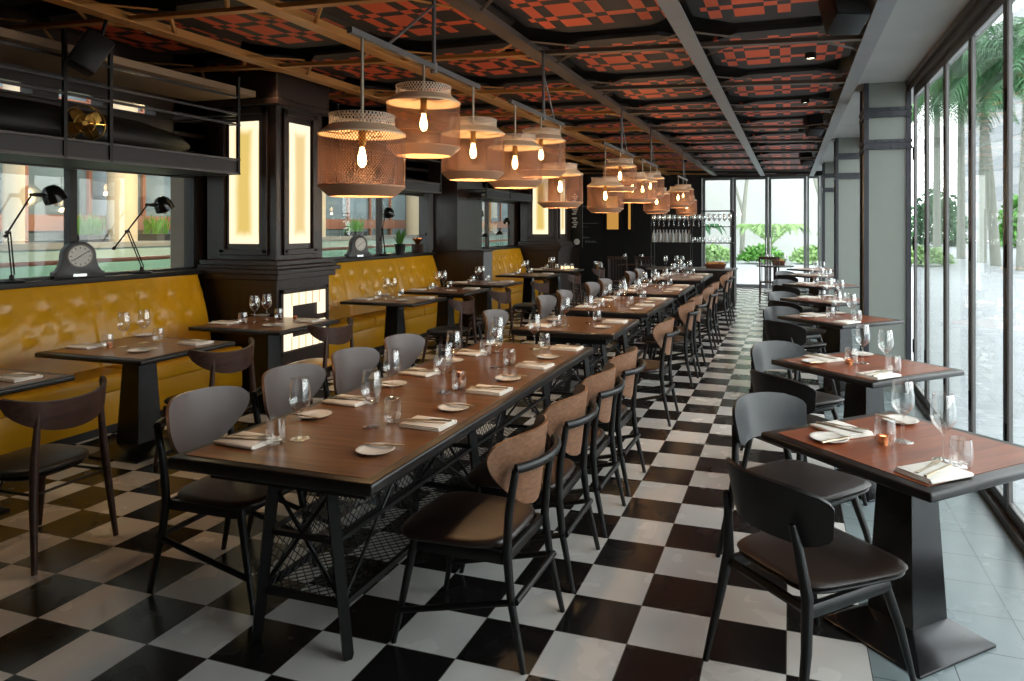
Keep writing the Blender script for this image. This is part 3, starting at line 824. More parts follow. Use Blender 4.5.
CC = communal_chair(); WC = window_chair(); HC = horn_chair(); HY = horn_chair('yellow')
T1Y = [2.69, 3.30, 3.90, 4.505]
jit = lambda s=.02: rnd.uniform(-s, s)
for i, y in enumerate(T1Y):
    CC.place('oak-backed chair, aisle side of the long communal table, %s from its near end' % ORD[i], (-1.21, y, 0), PI/2+jit(.03), 'communal table chairs')
for i, y in enumerate(T1Y):
    CC.place('grey shell chair, banquette side of the long communal table, %s from its near end' % ORD[i], (-2.47, y+.01, 0), -PI/2+jit(.03), 'communal table chairs')
for (y, s) in ((6.10, 0),):
    CC.place('oak-backed chair on the aisle side of the short square table', (-1.22, y, 0), PI/2, 'communal table chairs')
    CC.place('grey shell chair on the banquette side of the short square table', (-2.45, y+.06, 0), -PI/2, 'communal table chairs')
for nm, yy in (('third', (7.60, 8.32)), ('fourth', (9.62, 10.36)), ('last', (12.15, 12.93))):
    for i, y in enumerate(yy):
        q = ('nearer', 'farther')[i]
        CC.place('%s oak-backed chair on the aisle side of the %s centre table' % (q, nm), (-1.23, y, 0), PI/2+jit(.04), 'communal table chairs')
        CC.place('%s grey shell chair on the banquette side of the %s centre table' % (q, nm), (-2.46, y+.06, 0), -PI/2+jit(.04), 'communal table chairs')
# extra stools-height view: one more aisle chair between the third and fourth tables
for i, y in enumerate(RT):
    if i > 5: continue
    x = .45
    WC.place('black wood chair at the near corner of the %s window table, back to the camera' % ORD[i], (x-.385, y-.405, 0), -PI/4, 'window table chairs')
    WC.place('black wood chair at the far corner of the %s window table, facing the camera' % ORD[i], (x-.42, y+.43, 0), -PI*.75+(.08 if i == 0 else 0), 'window table chairs')
HX = [-3.68, -3.90, -3.90, -3.75, -3.75, -3.75, -3.75, -3.75]
for i, y in enumerate(LT):
    P = HY if i == 2 else HC  # third seat coloured yellow for the light that falls on it
    P.place(('walnut horn-backed chair with a %s seat at the %s banquette table' % ('yellow-lit' if i == 2 else 'dark', ORD[i])), (HX[i], [2.63, 3.99, 5.22, 7.45, 8.6, 10.15, 11.9, 13.6][i], 0), PI/2+(0 if i else .0)+jit(.05), 'banquette table chairs')

# far corner: spindle-back chairs and a small table
def spindle_chair():
    r = thing('spindle_chair', 'x', 'chair')
    m = MB(); pad(m, .21, .2, .43, .455, .005, ex=4); m.build('seat', M['walnut'], r, angle=50)
    for s in (-1, 1):
        MB().tube([(s*.2, -.2, 0), (s*.19, -.18, .44), (s*.195, -.23, .98)], [.014, .018, .014], 8).build('leg', M['walnut'], r)
        MB().tube([(s*.2, .2, 0), (s*.185, .175, .43)], [.013, .017], 8).build('leg', M['walnut'], r)
    MB().box(-.215, .215, -.245, -.215, .94, 1.0).build('top_rail', M['walnut'], r, bevel=.008)
    for k in range(6):
        x = -.15+.06*k; MB().tube([(x, -.18, .45), (x, -.23, .95)], .008, 6).build('spindle', M['walnut'], r)
    MB().tube([(-.19, .19, .2), (.19, .19, .2)], .01, 6).tube([(-.195, -.19, .2), (.195, -.19, .2)], .01, 6).tube([(-.195, -.19, .15), (-.195, .19, .15)], .01, 6).tube([(.195, -.19, .15), (.195, .19, .15)], .01, 6).build('stretcher', M['walnut'], r)
    return Proto(r)
SP = spindle_chair()
SP.place('walnut spindle-back chair by the glazed back doors', (-.42, 16.05, 0), 0, 'spindle chairs')
SP.place('walnut spindle-back chair at the far wall table, nearer the pillar', (-3.55, 15.15, 0), .15, 'spindle chairs')
SP.place('walnut spindle-back chair at the far wall table, nearer the glass rack', (-2.95, 15.35, 0), -.1, 'spindle chairs')
def round_table(label, loc, r_=.38, h=TH):
    t = thing('bistro_table', label, 'table', loc)
    MB().lathe([(0, h-.03), (r_, h-.03), (r_+.006, h-.015), (r_, h), (0, h)], 32).build('tabletop', M['table_edge'], t)
    MB().lathe([(.2, 0), (.2, .015), (.035, .04), (.03, h-.03)], 20).disc(.2, 0, 20, up=False).build('pedestal', M['black_metal'], t)
round_table('dark round bistro table in front of the glazed back doors', (-.32, 16.8, 0), .40)
round_table('wooden bistro table against the far black wall', (-3.35, 16.1, 0), .42)

# ------------------------------------------------------------------ tableware
def wine_glass():
    m = MB()
    m.lathe([(.0, .004), (.020, .004), (.036, .0015), (.037, 0.0), (.0, 0.0)], 24)
    bowl = [(.0065, .004), (.0048, .02), (.0046, .085), (.007, .095), (.022, .108), (.036, .126), (.041, .145), (.040, .17), (.036, .20), (.0325, .222)]
    inner = [(r-.0012, z+.0008) for r, z in reversed(bowl) if z > .095]+[(.0, .098)]
    m.lathe(bowl+inner, 24)
    m.v = [(x*1.1, y*1.1, z*1.13) for x, y, z in m.v]
    o = m.build('wine_glass', M['glass'], angle=60)
    return Proto(tag(o, 'x', 'wine glass'))
def tumbler():
    m = MB()
    m.lathe([(0, 0), (.030, 0), (.036, .012), (.041, .04), (.040, .07), (.036, .105), (.0345, .105), (.0385, .07), (.0395, .04), (.034, .014), (.0, .011)], 24)
    o = m.build('tumbler', M['glass'], angle=60); return Proto(tag(o, 'x', 'tumbler'))
def plate():
    m = MB(); m.lathe([(0, .004), (.045, .004), (.06, .008), (.075, .0135), (.0765, .0125), (.062, .004), (.05, 0), (0, 0)], 32)
    o = m.build('side_plate', M['china'], angle=60); return Proto(tag(o, 'x', 'plate'))
def napkin():
    m = MB()
    for k in range(3):
        z = .0055*k; d = .004*k
        m.box(-.075+d*.6, .075-d*.2, -.105+d, .105-d*.5, z, z+.0052)
    m.tube([(.0745, -.103, .008), (.0745, .103, .008)], .008, 8)
    o = m.build('napkin', M['linen'], bevel=.0018, segs=2, angle=50); return Proto(tag(o, 'x', 'napkin'))
def knife(name='table_knife', L=.21):
    m = MB(); n = 14
    def sec(t):
        if t < .45: return .0062-.002*abs(t-.2), .0028
        return (.0085 if t < .9 else .0085*(1-(t-.9)/.1*.75)), .0011
    pts = [(sec(i/n), -L/2+L*i/n) for i in range(n+1)]
    vs = []
    for (w, h), y in pts: vs += [(-w, y, 0), (w, y, 0), (w*.8, y, h*2), (-w*.8, y, h*2)]
    fs = [(0, 1, 2, 3), (4*n+3, 4*n+2, 4*n+1, 4*n)]
    for i in range(n):
        for k in range(4): fs.append((4*i+k, 4*i+(k+1) % 4, 4*i+4+(k+1) % 4, 4*i+4+k))
    m.add(vs, fs); o = m.build(name, M['pewter'], angle=40); return Proto(tag(o, 'x', 'knife'))
def fork(L=.19):
    m = MB()
    def strip(x0, x1, y0, y1, w0, w1, z0=.0, z1=.0, t=.002):
        m.add([(x0-w0, y0, z0), (x0+w0, y0, z0), (x1+w1, y1, z1), (x1-w1, y1, z1), (x0-w0, y0, z0+t), (x0+w0, y0, z0+t), (x1+w1, y1, z1+t), (x1-w1, y1, z1+t)], [(0,3,2,1),(4,5,6,7),(0,1,5,4),(1,2,6,5),(2,3,7,6),(3,0,4,7)])
    strip(0, 0, -L/2, -.01, .007, .003); strip(0, 0, -.01, .025, .003, .004, 0, .004); strip(0, 0, .025, .045, .004, .011, .004, .003)
    for k in range(4): strip(-.009+.006*k, -.009+.006*k, .045, L/2, .0018, .001, .003, .006)
    o = m.build('fork', M['pewter'], smooth=False); return Proto(tag(o, 'x', 'fork'))
def votive():
    t = thing('candle_holder', 'x', 'candle holder')
    MB().lathe([(0, 0), (.018, 0), (.02, .03), (.018, .03), (.016, .006), (0, .006)], 20).build('cup', M['copper'], t)
    MB().lathe([(0, .02), (.014, .02), (.014, .026), (0, .028)], 14).build('wax', M['candle_glow'], t)
    return Proto(t)
RW = wine_glass(); RW.root.data.materials[0] = M['rack_glass']
WG, TB, PLT, NK, KN, BK, FK, VO = wine_glass(), tumbler(), plate(), napkin(), knife(), knife('butter_knife', .17), fork(), votive()

def setting(cx, cy, ang, where, k, det=2, in_plate=.18, in_wine=.38, sp=.27, dr=0.0):
    """one place laid on a table; (cx,cy) is the table-edge point in front of the diner, ang the heading into the table"""
    fx, fy = math.cos(ang), math.sin(ang); rx, ry = fy, -fx     # forward, right
    def P(r, f, z=TH): return (cx+rx*r+fx*f, cy+ry*r+fy*f, z)
    rz = ang-PI/2
    j = jit(.012)
    NK.place('folded white napkin at the %s' % where, P(.125+dr+j, .165, TH+.001), rz+jit(.12), 'napkins')
    PLT.place('small white side plate at the %s' % where, P(-sp+jit(.015), in_plate, TH+.001), 0, 'side plates')
    WG.place('stemmed wine glass at the %s' % where, P(.02+dr*1.15+jit(.015), in_wine, TH+.0015), 0, 'wine glasses')
    TB.place('stemless glass tumbler at the %s' % where, P(.11+dr+jit(.01), in_wine-(.05 if not dr else .01), TH+.0015), 0, 'tumblers')
    if det >= 1:
        BK.place('butter knife across the side plate at the %s' % where, P(-sp+.045, in_plate-.01, TH+.0155), rz+jit(.15), 'butter knives')
    if det >= 2:
        FK.place('fork on the napkin at the %s' % where, P(.105+dr+j, .17, TH+.0188), rz+.2+jit(.15), 'forks')
        KN.place('knife on the napkin at the %s' % where, P(.145+dr+j, .17, TH+.0188), rz+.15+jit(.1), 'knives')
R_ED, L_ED = -1.36, -2.27
for i in range(4):
    y = [2.69, 3.36, 4.08, 4.77][i]
    setting(R_ED, y, PI, '%s aisle-side place of the long communal table' % ORD[i], i)
    setting(L_ED, [2.47, 3.17, 3.88, 4.57][i]+.03, 0, '%s banquette-side place of the long communal table' % ORD[i], i, in_wine=.34)
setting(R_ED, 6.25, PI, 'aisle-side place of the short square table', 0, 1); setting(L_ED, 6.05, 0, 'banquette-side place of the short square table', 0, 1)
for nm, yy in (('third', (7.62, 8.35)), ('fourth', (9.68, 10.40)), ('last', (12.2, 13.0))):
    for i, y in enumerate(yy):
        q = ('nearer', 'farther')[i]
        setting(R_ED, y+.05, PI, '%s aisle-side place of the %s centre table' % (q, nm), 0, 0)
        setting(L_ED, y-.03, 0, '%s banquette-side place of the %s centre table' % (q, nm), 0, 0)
for i, y in enumerate(LT):
    d = 2 if i < 3 else 0
    setting(-4.08, y+.10, PI, 'chair side of the %s banquette table' % ORD[i], 0, d, .27, .54, .25)
    setting(-5.04, y-.03, 0, 'wall side of the %s banquette table' % ORD[i], 0, d, .12, .42, .42)
for i, y in enumerate(RT):
    if i > 5: continue
    d = 2 if i < 2 else 0
    # near-corner diner heading +45deg, far-corner diner heading -45deg
    s = .2828
    setting(.45-s, y-s, PI/4, 'near side of the %s window table' % ORD[i], 0, d, .155, .335, .175, .165)
    setting(.45-s-.005, y+s+.005, -PI/4, 'far side of the %s window table' % ORD[i], 0, d, .18, .385, .255, -.03)
for lb, p in (('first window table', (.36, 3.18)), ('second window table', (.36, 4.93)), ('long communal table, near its middle', (-1.84, 3.78)), ('second banquette table', (-4.72, 3.90)), ('third banquette table', (-4.45, 5.62))):
    VO.place('small copper candle holder on the %s' % lb, (p[0], p[1], TH+.001), 0, 'candle holders')
for i, (x, y) in enumerate(((-.5, 16.75), (-.38, 16.6), (-.12, 16.72))):
    WG.place('wine glass on the dark bistro table by the back doors, %s from the rack side' % ORD[i], (x, y, TH), 0, 'wine glasses')
for i, (x, y) in enumerate(((-3.6, 16.0), (-3.2, 15.95))):
    WG.place('stemmed wine glass on the far wall bistro table, behind the spindle chair %s' % ('nearer the pillar' if i == 0 else 'nearer the rack'), (x, y, TH), 0, 'wine glasses')

# ------------------------------------------------------------------ pendant lamps
def pendant(nsub=40):
    t = thing('pendant_lamp', 'x', 'pendant lamp')
    # local origin at the bottom rim
    MB().lathe([(.195, .048), (.195, .285)], nsub).build('mesh_shade', M['shade_mesh'], t)
    m = MB()
    m.lathe([(.195, .05), (.197, .044), (.150, .002), (.146, 0), (.144, .003), (.190, .047)], nsub)
    m.build('bottom_rim', M['shade_solid'], t)
    m = MB().lathe([(.197, .281), (.198, .289), (.150, .325), (.146, .325), (.192, .285)], nsub)
    m.build('shoulder', M['shade_cream'], t)
    MB().lathe([(.147, .325), (.147, .372)], nsub).lathe([(.148, .367), (.150, .375), (.146, .377), (.144, .369)], nsub, closed=True).build('top_ring', M['shade_ring'], t)
    m = MB()
    for k in range(3):
        a = 2*PI*k/3+.4; m.tube([(.02*math.cos(a), .02*math.sin(a), .305), (.09*math.cos(a), .09*math.sin(a), .285), (.19*math.cos(a), .19*math.sin(a), .30)], .003, 5)
    m.build('spider', M['brass'], t)
    MB().lathe([(0, .33), (.012, .33), (.018, .315), (.018, .235), (.013, .228), (0, .228)], 16).build('socket', M['brass'], t)
    b = MB().lathe([(.0, .135), (.009, .138), (.018, .152), (.021, .170), (.018, .190), (.012, .212), (.011, .230), (0, .230)], 16).build('bulb', M['bulb'], t)
    return t
pd = Proto(pendant())
PXL = -1.87; ZBAR = 2.53
rodm = None
lampdata = bpy.data.lights.new('pendant_bulb_light', 'POINT'); lampdata.energy = 7.5; lampdata.color = (1.0, 0.62, 0.30); lampdata.shadow_soft_size = 0.03
groups = [[(2.83, 1.79), (3.41, 2.03), (4.04, 1.94)], [(4.75, 1.928), (5.31, 2.04), (5.81, 1.81)], [(7.38, 1.796), (8.07, 2.054), (8.76, 1.945)], [(9.4, 1.963), (9.97, 2.04), (10.45, 1.84)], [(12.6, 1.976), (13.2, 2.04), (13.67, 1.853)]]
gn = ['first', 'second', 'third', 'fourth', 'fifth']
for gi, g in enumerate(groups):
    r = thing('pendant_bar', 'horizontal steel hanging bar carrying the %s trio of pendant lamps' % gn[gi], 'hanging bar', (PXL, 0, 0), group='pendant hanging bars')
    y0, y1 = g[0][0]-.1, g[2][0]+.08; ym = (y0+y1)/2
    MB().box(-.014, .014, y0, y1, ZBAR-.01, ZBAR+.018).build('bar', M['bar'], r, smooth=False)
    zc = ZC(PXL)+.02
    MB().tube([(0, ym+.1, ZBAR), (0, ym+.1, zc)], .012, 8).lathe([(0, ZBAR-.03), (.02, ZBAR-.03), (.02, ZBAR+.03), (0, ZBAR+.03)], 10, (0, ym+.1, 0)).build('hanger', M['bar'], r)
    MB().tube([(0, ym+.1, ZBAR+.35), (0, ym+(-.38 if gi == 0 else .38), ZBAR+.01)], .007, 6).build('brace_wire', M['bar'], r)
    for k, (y, zb) in enumerate(g):
        q = ['nearest', 'middle', 'farthest'][k]
        o = pd.place('brown mesh drum pendant lamp with bare bulb, %s lamp of the %s hanging trio' % (q, gn[gi]), (PXL, y, zb), rnd.uniform(0, 2), 'mesh pendant lamps')
        rod = MB().tube([(0, 0, .33), (0, 0, ZBAR-zb)], .0075, 8).build('rod', M['rod'], o)
        lo = bpy.data.objects.new('pendant_bulb_light', lampdata); COL.objects.link(lo); lo.location = (PXL, y, zb+.09)

# ------------------------------------------------------------------ overhead racks above the banquette windows
def rack(y0, y1, ordn, posts):
    t = thing('overhead_rack', 'black steel overhead rack hanging above the %s banquette' % ordn, 'rack', (0, 0, 0))
    xf, xb = -4.9, -5.75
    m = MB()
    for z in (2.145, 2.275, 2.60, 2.70, 2.86): m.box(xf-.011, xf+.011, y0, y1, z-.009, z+.009)
    for z in (2.145, 2.70): m.box(xb-.011, xb+.011, y0, y1, z-.009, z+.009)
    for y in (y0, y1):
        for z in (2.145, 2.275, 2.70): m.box(xb, xf, y-.011, y+.011, z-.009, z+.009)
    m.build('rail', M['rack_metal'], t, smooth=False)
    for y in posts:
        MB().box(xf-.013, xf+.013, y-.013, y+.013, 2.14, 3.05).build('post', M['black_metal'], t, smooth=False)
    MB().box(xb, xf-.012, y0+.012, y1-.012, 2.15, 2.158).build('tray', M['rack_panel'], t, smooth=False)
    MB().box(xf-.006, xf, y0+.012, y1-.012, 2.156, 2.264).build('front_panel', M['rack_panel'], t, smooth=False)
    e = MB()
    for k in range(3):
        z = 2.60+k*.03; e.box(xb+.04, xf-.02, y1-.004, y1+.004, z, z+.006)
        e.build('end_grille', M['rack_metal'], t, smooth=False)
    return t
rack(0.3, 5.40, 'first', (1.2, 2.4, 3.70, 4.06, 5.38)); rack(6.9, 9.46, 'second', (6.92, 8.2, 9.44)); rack(11.1, 13.4, 'third', (11.12, 12.2, 13.38))
# long dark duct lying in the first rack
d = MB(); n = 24
prof = [(.02, 0), (.13, .12), (.17, .5), (.18, 1.4), (.16, 2.3), (.10, 2.75), (.03, 2.9)]
vs = []
d.tube([(-5.42, 2.4+y, 2.40+.02*math.sin(y)) for r_, y in prof], [r_ for r_, y in prof], 20)
tag(d.build('duct', M['black_metal']), 'long tapering black duct body lying in the overhead rack', 'duct')
# vintage desk fan on the rack
f = thing('desk_fan', 'vintage brass-bladed desk fan standing in the overhead rack', 'fan', (-5.12, 4.02, 2.16), -.55); f.scale = (.92, .92, .92)
MB().lathe([(0, 0), (.075, 0), (.07, .02), (.02, .035), (.014, .17), (0, .17)], 20).build('base', M['black_metal'], f)
MB().tube([(-.10, 0, .30), (-.02, 0, .30)], [.04, .05], 14).build('motor', M['black_metal'], f)
cg = MB()
for rr, xx in ((.15, .03), (.075, .055), (.15, .0)):
    cg.tube([(xx, rr*math.cos(2*PI*k/32), .30+rr*math.sin(2*PI*k/32)) for k in range(33)], .004, 6, caps=False)
for k in range(6):
    a = 2*PI*k/6; cg.tube([(.06, .02*math.cos(a), .30+.02*math.sin(a)), (.03, .15*math.cos(a), .30+.15*math.sin(a)), (-.03, .12*math.cos(a), .3+.12*math.sin(a)), (-.05, .045*math.cos(a), .3+.045*math.sin(a))], .003, 5)
cg.build('cage', M['brass'], f)
for k in range(4):
    a0 = 2*PI*k/4+.6
    def bl(u, v, a0=a0):
        r_ = .02+.115*u; wd = .035+.075*math.sin(min(1, u*1.15)*PI/1.15*.9); a = a0+(v-.5)*wd/max(r_, .04)*1.0
        return (.015+.03*(v-.5), r_*math.cos(a), .30+r_*math.sin(a))
    MB().shell(bl, 8, 6, .002).build('blade', M['brass'], f, angle=60)
MB().tube([(.0, 0, .3), (.045, 0, .3)], [.03, .02], 14).build('hub', M['brass'], f)
# projector / boxed speaker
def speaker(label, loc, rz, s=1.0):
    t = thing('ceiling_speaker', label, 'speaker', loc, rz, 'ceiling speakers')
    R = Matrix.Rotation(math.radians(-28), 3, 'X')
    MB().box(-.13*s, .13*s, -.11*s, .11*s, -.20*s, .14*s, 0, R).build('cabinet', M['black_metal'], t, bevel=.012)
    MB().box(-.115*s, .115*s, -.118*s, -.112*s, -.185*s, .125*s, 0, R).build('grille', M['ceil_black'], t, smooth=False)
    MB().tube([(0, .05, .1*s), (0, .1, .28)], .012, 8).build('bracket', M['black_metal'], t)
speaker('black loudspeaker hung from the ceiling grid nearest the street windows', (.30, 4.62, 2.985), .35, .8)
speaker('black loudspeaker hung from the ceiling grid beyond the first grey column', (.30, 10.3, 3.05), .35, .8)
speaker('black loudspeaker hung from the ceiling grid near the back doors', (.30, 15.2, 3.05), .35, .8)
speaker('black boxed loudspeaker hung above the overhead rack', (-4.7, 3.75, 2.90), -.5, .8)

# downlights
spot = bpy.data.lights.new('downlight_beam', 'SPOT'); spot.energy = 14; spot.color = (1.0, 0.76, 0.50); spot.spot_size = 1.75; spot.spot_blend = .8; spot.shadow_soft_size = .05
spot2 = bpy.data.lights.new('downlight_beam_banquette', 'SPOT'); spot2.energy = 34; spot2.color = (1.0, 0.74, 0.46); spot2.spot_size = 1.35; spot2.spot_blend = .8; spot2.shadow_soft_size = .05
def downlight_proto():
    t = thing('downlight', 'x', 'downlight')
    MB().lathe([(.042, 0), (.046, 0), (.046, .05), (0, .05)], 20).lathe([(.042, 0), (.040, .014)], 20).build('can', M['black_metal'], t)
    MB().disc(.040, .012, 20, up=False).build('lens', M['spot_glow'], t)
    return Proto(t)
DL = downlight_proto()
rows = [('communal row', -2.25, [3.9, 5.6, 7.3, 9.0, 10.9, 12.8, 16.2], spot), ('window row', .16, [4.3, 6.2, 8.4, 11.0], spot), ('banquette row', -4.75, [2.9, 4.3, 5.7, 7.4, 9.0, 10.6, 12.4, 14.2], spot2)]
for nm, x, ylist, data in rows:
    for i, y in enumerate(ylist):
        z = ZC(x)+.06
        DL.place('small round ceiling downlight in the %s, %s from the camera' % (nm, ORD[i]), (x, y, z), 0, 'ceiling downlights')
        lo = bpy.data.objects.new('downlight_beam', data); COL.objects.link(lo); lo.location = (x, y, z-.005)

# ------------------------------------------------------------------ things on the window sill
def desk_lamp(label, loc, rz, s=1.0, pose=0):
    t = thing('desk_lamp', label, 'desk lamp', loc, rz, 'sill desk lamps')
    m = MB().lathe([(0, 0), (.085*s, 0), (.088*s, .012*s), (.06*s, .022*s), (.018*s, .03*s), (.016*s, .055*s), (0, .055*s)], 24); m.build('base', M['black_metal'], t)
    A = Vector((0, 0, .05*s)); B = Vector((-.15*s, 0, .39*s)) if pose == 0 else Vector((-.03*s, 0, .39*s)); C = Vector((.06*s, 0, .64*s)) if pose == 0 else Vector((.15*s, 0, .69*s))
    MB().tube([A, B], .006*s, 6).tube([A+Vector((.02*s, 0, .01)), B+Vector((.02*s, 0, .01))], .006*s, 6).lathe([(0, -.01), (.014, -.01), (.014, .01), (0, .01)], 10, A).build('lower_arm', M['black_metal'], t)
    MB().tube([B-(C-B)*(.6 if pose == 0 else .1), C], .007*s, 6).tube([B-(C-B)*(.64 if pose == 0 else .12), B-(C-B)*(.56 if pose == 0 else .08)], .014*s, 8).tube([C-Vector((0, .015, 0)), C+Vector((0, .015, 0))], .014*s, 8).tube([B-Vector((0, .015, 0)), B+Vector((0, .015, 0))], .014*s, 8).build('upper_arm', M['black_metal'], t)
    # head: knuckle, neck and dome shade tipped forward
    MB().tube([C, C+Vector((.11*s, 0, .0))], [.014*s, .02*s], 10).build('neck', M['black_metal'], t)
    m = MB(); R = Matrix.Rotation(math.radians(118), 3, 'Y'); c0 = C+Vector((.17*s, 0, .0))
    pr = [(.020, -.085), (.045, -.078), (.068, -.052), (.082, -.01), (.088, .045), (.085, .045), (.078, -.008), (.064, -.048), (.04, -.07), (.0, -.074)]
    mm = MB().lathe([(r_*s, z*s) for r_, z in pr], 24)
    R2 = Matrix.Rotation(math.radians(150), 3, 'Y')
    m.add([R2 @ Vector(v)+c0 for v in mm.v], mm.f); m.build('lamp_shade', M['black_gloss'], t, angle=50)
    b = MB().lathe([(0, 0), (.02*s, .008*s), (.026*s, .03*s), (.014*s, .055*s), (0, .06*s)], 12); bo = b.build('bulb', M['china'], t); bo.location = c0+Vector((.0, 0, -.03*s)); bo.rotation_euler = (0, math.radians(150), 0)
M['black_gloss'] = plain('black_gloss', srgb(22, 21, 21), .15)
desk_lamp('black jointed desk lamp on the sill, nearer the camera than the mantel clock', (-5.74, 3.91, ZS), PI/2-.05, 1.0, 1)
desk_lamp('black jointed desk lamp on the sill between the mantel clock and the first pillar', (-5.74, 5.08, ZS), PI/2-.05, 1.0, 0)
desk_lamp('black desk lamp on the sill of the second window, behind the far clock', (-5.74, 9.28, ZS), PI/2+.3, 1.0, 0)
desk_lamp('black desk lamp on the sill of the third window, nearer end', (-5.74, 12.6, ZS), PI/2+.3, 1.0, 1)
desk_lamp('black desk lamp on the sill of the third window, end by the second pillar', (-5.74, 14.2, ZS), -PI/2+.2, .85, 0)
def mantel_clock(label, loc, rz):
    t = thing('mantel_clock', label, 'clock', loc, rz, 'mantel clocks')
    pts = [(-.19, 0), (.19, 0), (.19, .05), (.165, .06), (.14, .10), (.125, .16)]+[(.125*math.cos(a), .185+.125*math.sin(a)) for a in [PI*k/14 for k in range(0, 15)]]+[(-.125, .16), (-.14, .10), (-.165, .06), (-.19, .05)]
    n = len(pts); m = MB()
    m.add([(x, -.05, z) for x, z in pts]+[(x, .05, z) for x, z in pts], [tuple(range(n)), tuple(reversed(range(n, 2*n)))]+[((i+1) % n, i, n+i, n+(i+1) % n) for i in range(n)])
    m.build('case', M['clock_case'], t, bevel=.005)
    m = MB().lathe([(0, 0), (.088, 0), (.088, .006), (0, .006)], 32); o = m.build('dial', M['clock_face'], t); o.rotation_euler = (PI/2, 0, 0); o.location = (0, -.051, .185)
    m = MB().lathe([(.088, 0), (.096, 0), (.096, .010), (.088, .010)], 32, closed=True); o = m.build('bezel', M['brass_dark'], t); o.rotation_euler = (PI/2, 0, 0); o.location = (0, -.051, .185)
    h = MB().tube([(.0, -.06, .185), (-.05, -.06, .150)], .003, 5).tube([(0, -.06, .185), (.06, -.06, .225)], .0022, 5)
    h.build('hand', M['black_metal'], t)
    tk = MB()
    for k in range(12):
        a = 2*PI*k/12; tk.box(-.003, .003, -.059, -.0572, .064, .078, 0, Matrix.Rotation(0, 3, 'Y'))
        for q in range(8): tk.v[-8+q] = tuple(Matrix.Rotation(a, 3, 'Y') @ Vector(tk.v[-8+q])+Vector((0, 0, .185)))
    tk.build('hour_mark', M['black_metal'], t, smooth=False)
    MB().box(-.05, .05, -.054, -.049, .012, .036).build('name_plate', M['chrome'], t, smooth=False)
M['clock_case'] = plain('clock_case', srgb(52, 50, 50), .4); M['brass_dark'] = plain('bezel_metal', srgb(90, 84, 74), .3, .8)
mantel_clock('grey mantel clock with white dial on the sill above the first banquette', (-5.75, 4.46, ZS), PI/2-.35)
mantel_clock('grey mantel clock with white dial on the sill of the second window', (-5.75, 8.60, ZS), PI/2-.35)
# sill clutter by the later windows: a rotary grinder on the second sill, small potted plant
def sill_plant(label, loc, s=1.0, mat='leaf'):
    t = thing('potted_plant', label, 'plant', loc)
    MB().lathe([(0, 0), (.06*s, 0), (.075*s, .13*s), (.08*s, .14*s), (.07*s, .14*s), (0, .12*s)], 18).build('pot', M['wall_black'], t)
    m = MB()
    for k in range(46):
        a = rnd.uniform(0, 2*PI); l = rnd.uniform(.10, .24)*s; sp = rnd.uniform(.02, .11)*s
        p = [Vector((.03*s*math.cos(a), .03*s*math.sin(a), .12*s)), Vector((sp*.6*math.cos(a), sp*.6*math.sin(a), .12*s+l*.6)), Vector((sp*math.cos(a+.3), sp*math.sin(a+.3), .12*s+l))]
        m.tube(p, [.004*s, .009*s, .001], 4, flat=.35)
    m.build('leaves', M[mat], t, smooth=False)
sill_plant('leafy plant in a dark pot on the sill of the second window', (-5.76, 9.75, ZS), 1.15)
gr = thing('coffee_grinder', 'old hand-cranked coffee grinder on the sill of the second window', 'grinder', (-5.75, 10.28, ZS), .3)
MB().box(-.08, .08, -.08, .08, 0, .13).box(-.09, .09, -.09, .09, .13, .145).build('body', M['walnut'], gr, bevel=.006)
MB().lathe([(.03, .145), (.04, .17), (.085, .23), (.085, .245), (.07, .245), (.03, .18)], 20).build('hopper', M['copper'], gr)
MB().tube([(0, 0, .2), (0, 0, .29), (.14, 0, .29)], .006, 6).tube([(.14, 0, .285), (.14, 0, .33)], .014, 10).build('crank', M['black_metal'], gr)
for i, (y, hh) in enumerate(((13.0, .3), (13.75, .34))):
    t = thing('lantern', 'dark wire lantern on the sill of the third window, %s end' % ('nearer' if i == 0 else 'farther'), 'lantern', (-5.76, y, ZS))
    MB().lathe([(0, 0), (.08, 0), (.08, .02), (0, .02)], 18).lathe([(0, hh), (.03, hh-.01), (.08, hh-.07), (.08, hh-.08), (0, hh-.08)], 18).build('body', M['black_metal'], t)
    m = MB()
    for k in range(8):
        a = 2*PI*k/8; m.tube([(.075*math.cos(a), .075*math.sin(a), .02), (.075*math.cos(a), .075*math.sin(a), hh-.08)], .004, 5)
    m.build('cage', M['black_metal'], t)

# ------------------------------------------------------------------ service counter and glass rack at the end of the centre row
ct = thing('service_counter', 'black service counter with grey top at the end of the centre row', 'counter', (-1.9, 14.75, 0))
CZ = .80
MB().box(-.86, .86, -.30, .30, 0.06, CZ-.035).build('body', M['wall_black'], ct, smooth=False)
MB().box(-.84, .84, -.27, .28, 0.0, .06).build('plinth', M['plinth'], ct, smooth=False)
MB().box(-.89, .89, -.33, .33, CZ-.035, CZ).build('counter_top', M['wall_grey'], ct, bevel=.005)
for k in range(3):
    d = MB().box(-.83+.56*k, -.83+.54+.56*k, -.315, -.30, .1, CZ-.06).build('door', M['black_wood'], ct, bevel=.003)
    MB().lathe([(0, 0), (.012, .004), (.014, .018), (0, .024)], 12).build('knob', M['chrome'], d)
    d.children[0].rotation_euler = (PI/2, 0, 0); d.children[0].location = (-.83+.47+.56*k, -.315, .55)
rk = thing('glass_rack', 'black metal shelving rack of bottles and glasses standing on the service counter', 'rack', (-1.9, 14.85, CZ))
for x in (-.85, -.04, .80):
    for y in (-.17, .17):
        MB().box(x-.012, x+.012, y-.012, y+.012, 0, 1.17).build('post', M['black_metal'], rk, smooth=False)
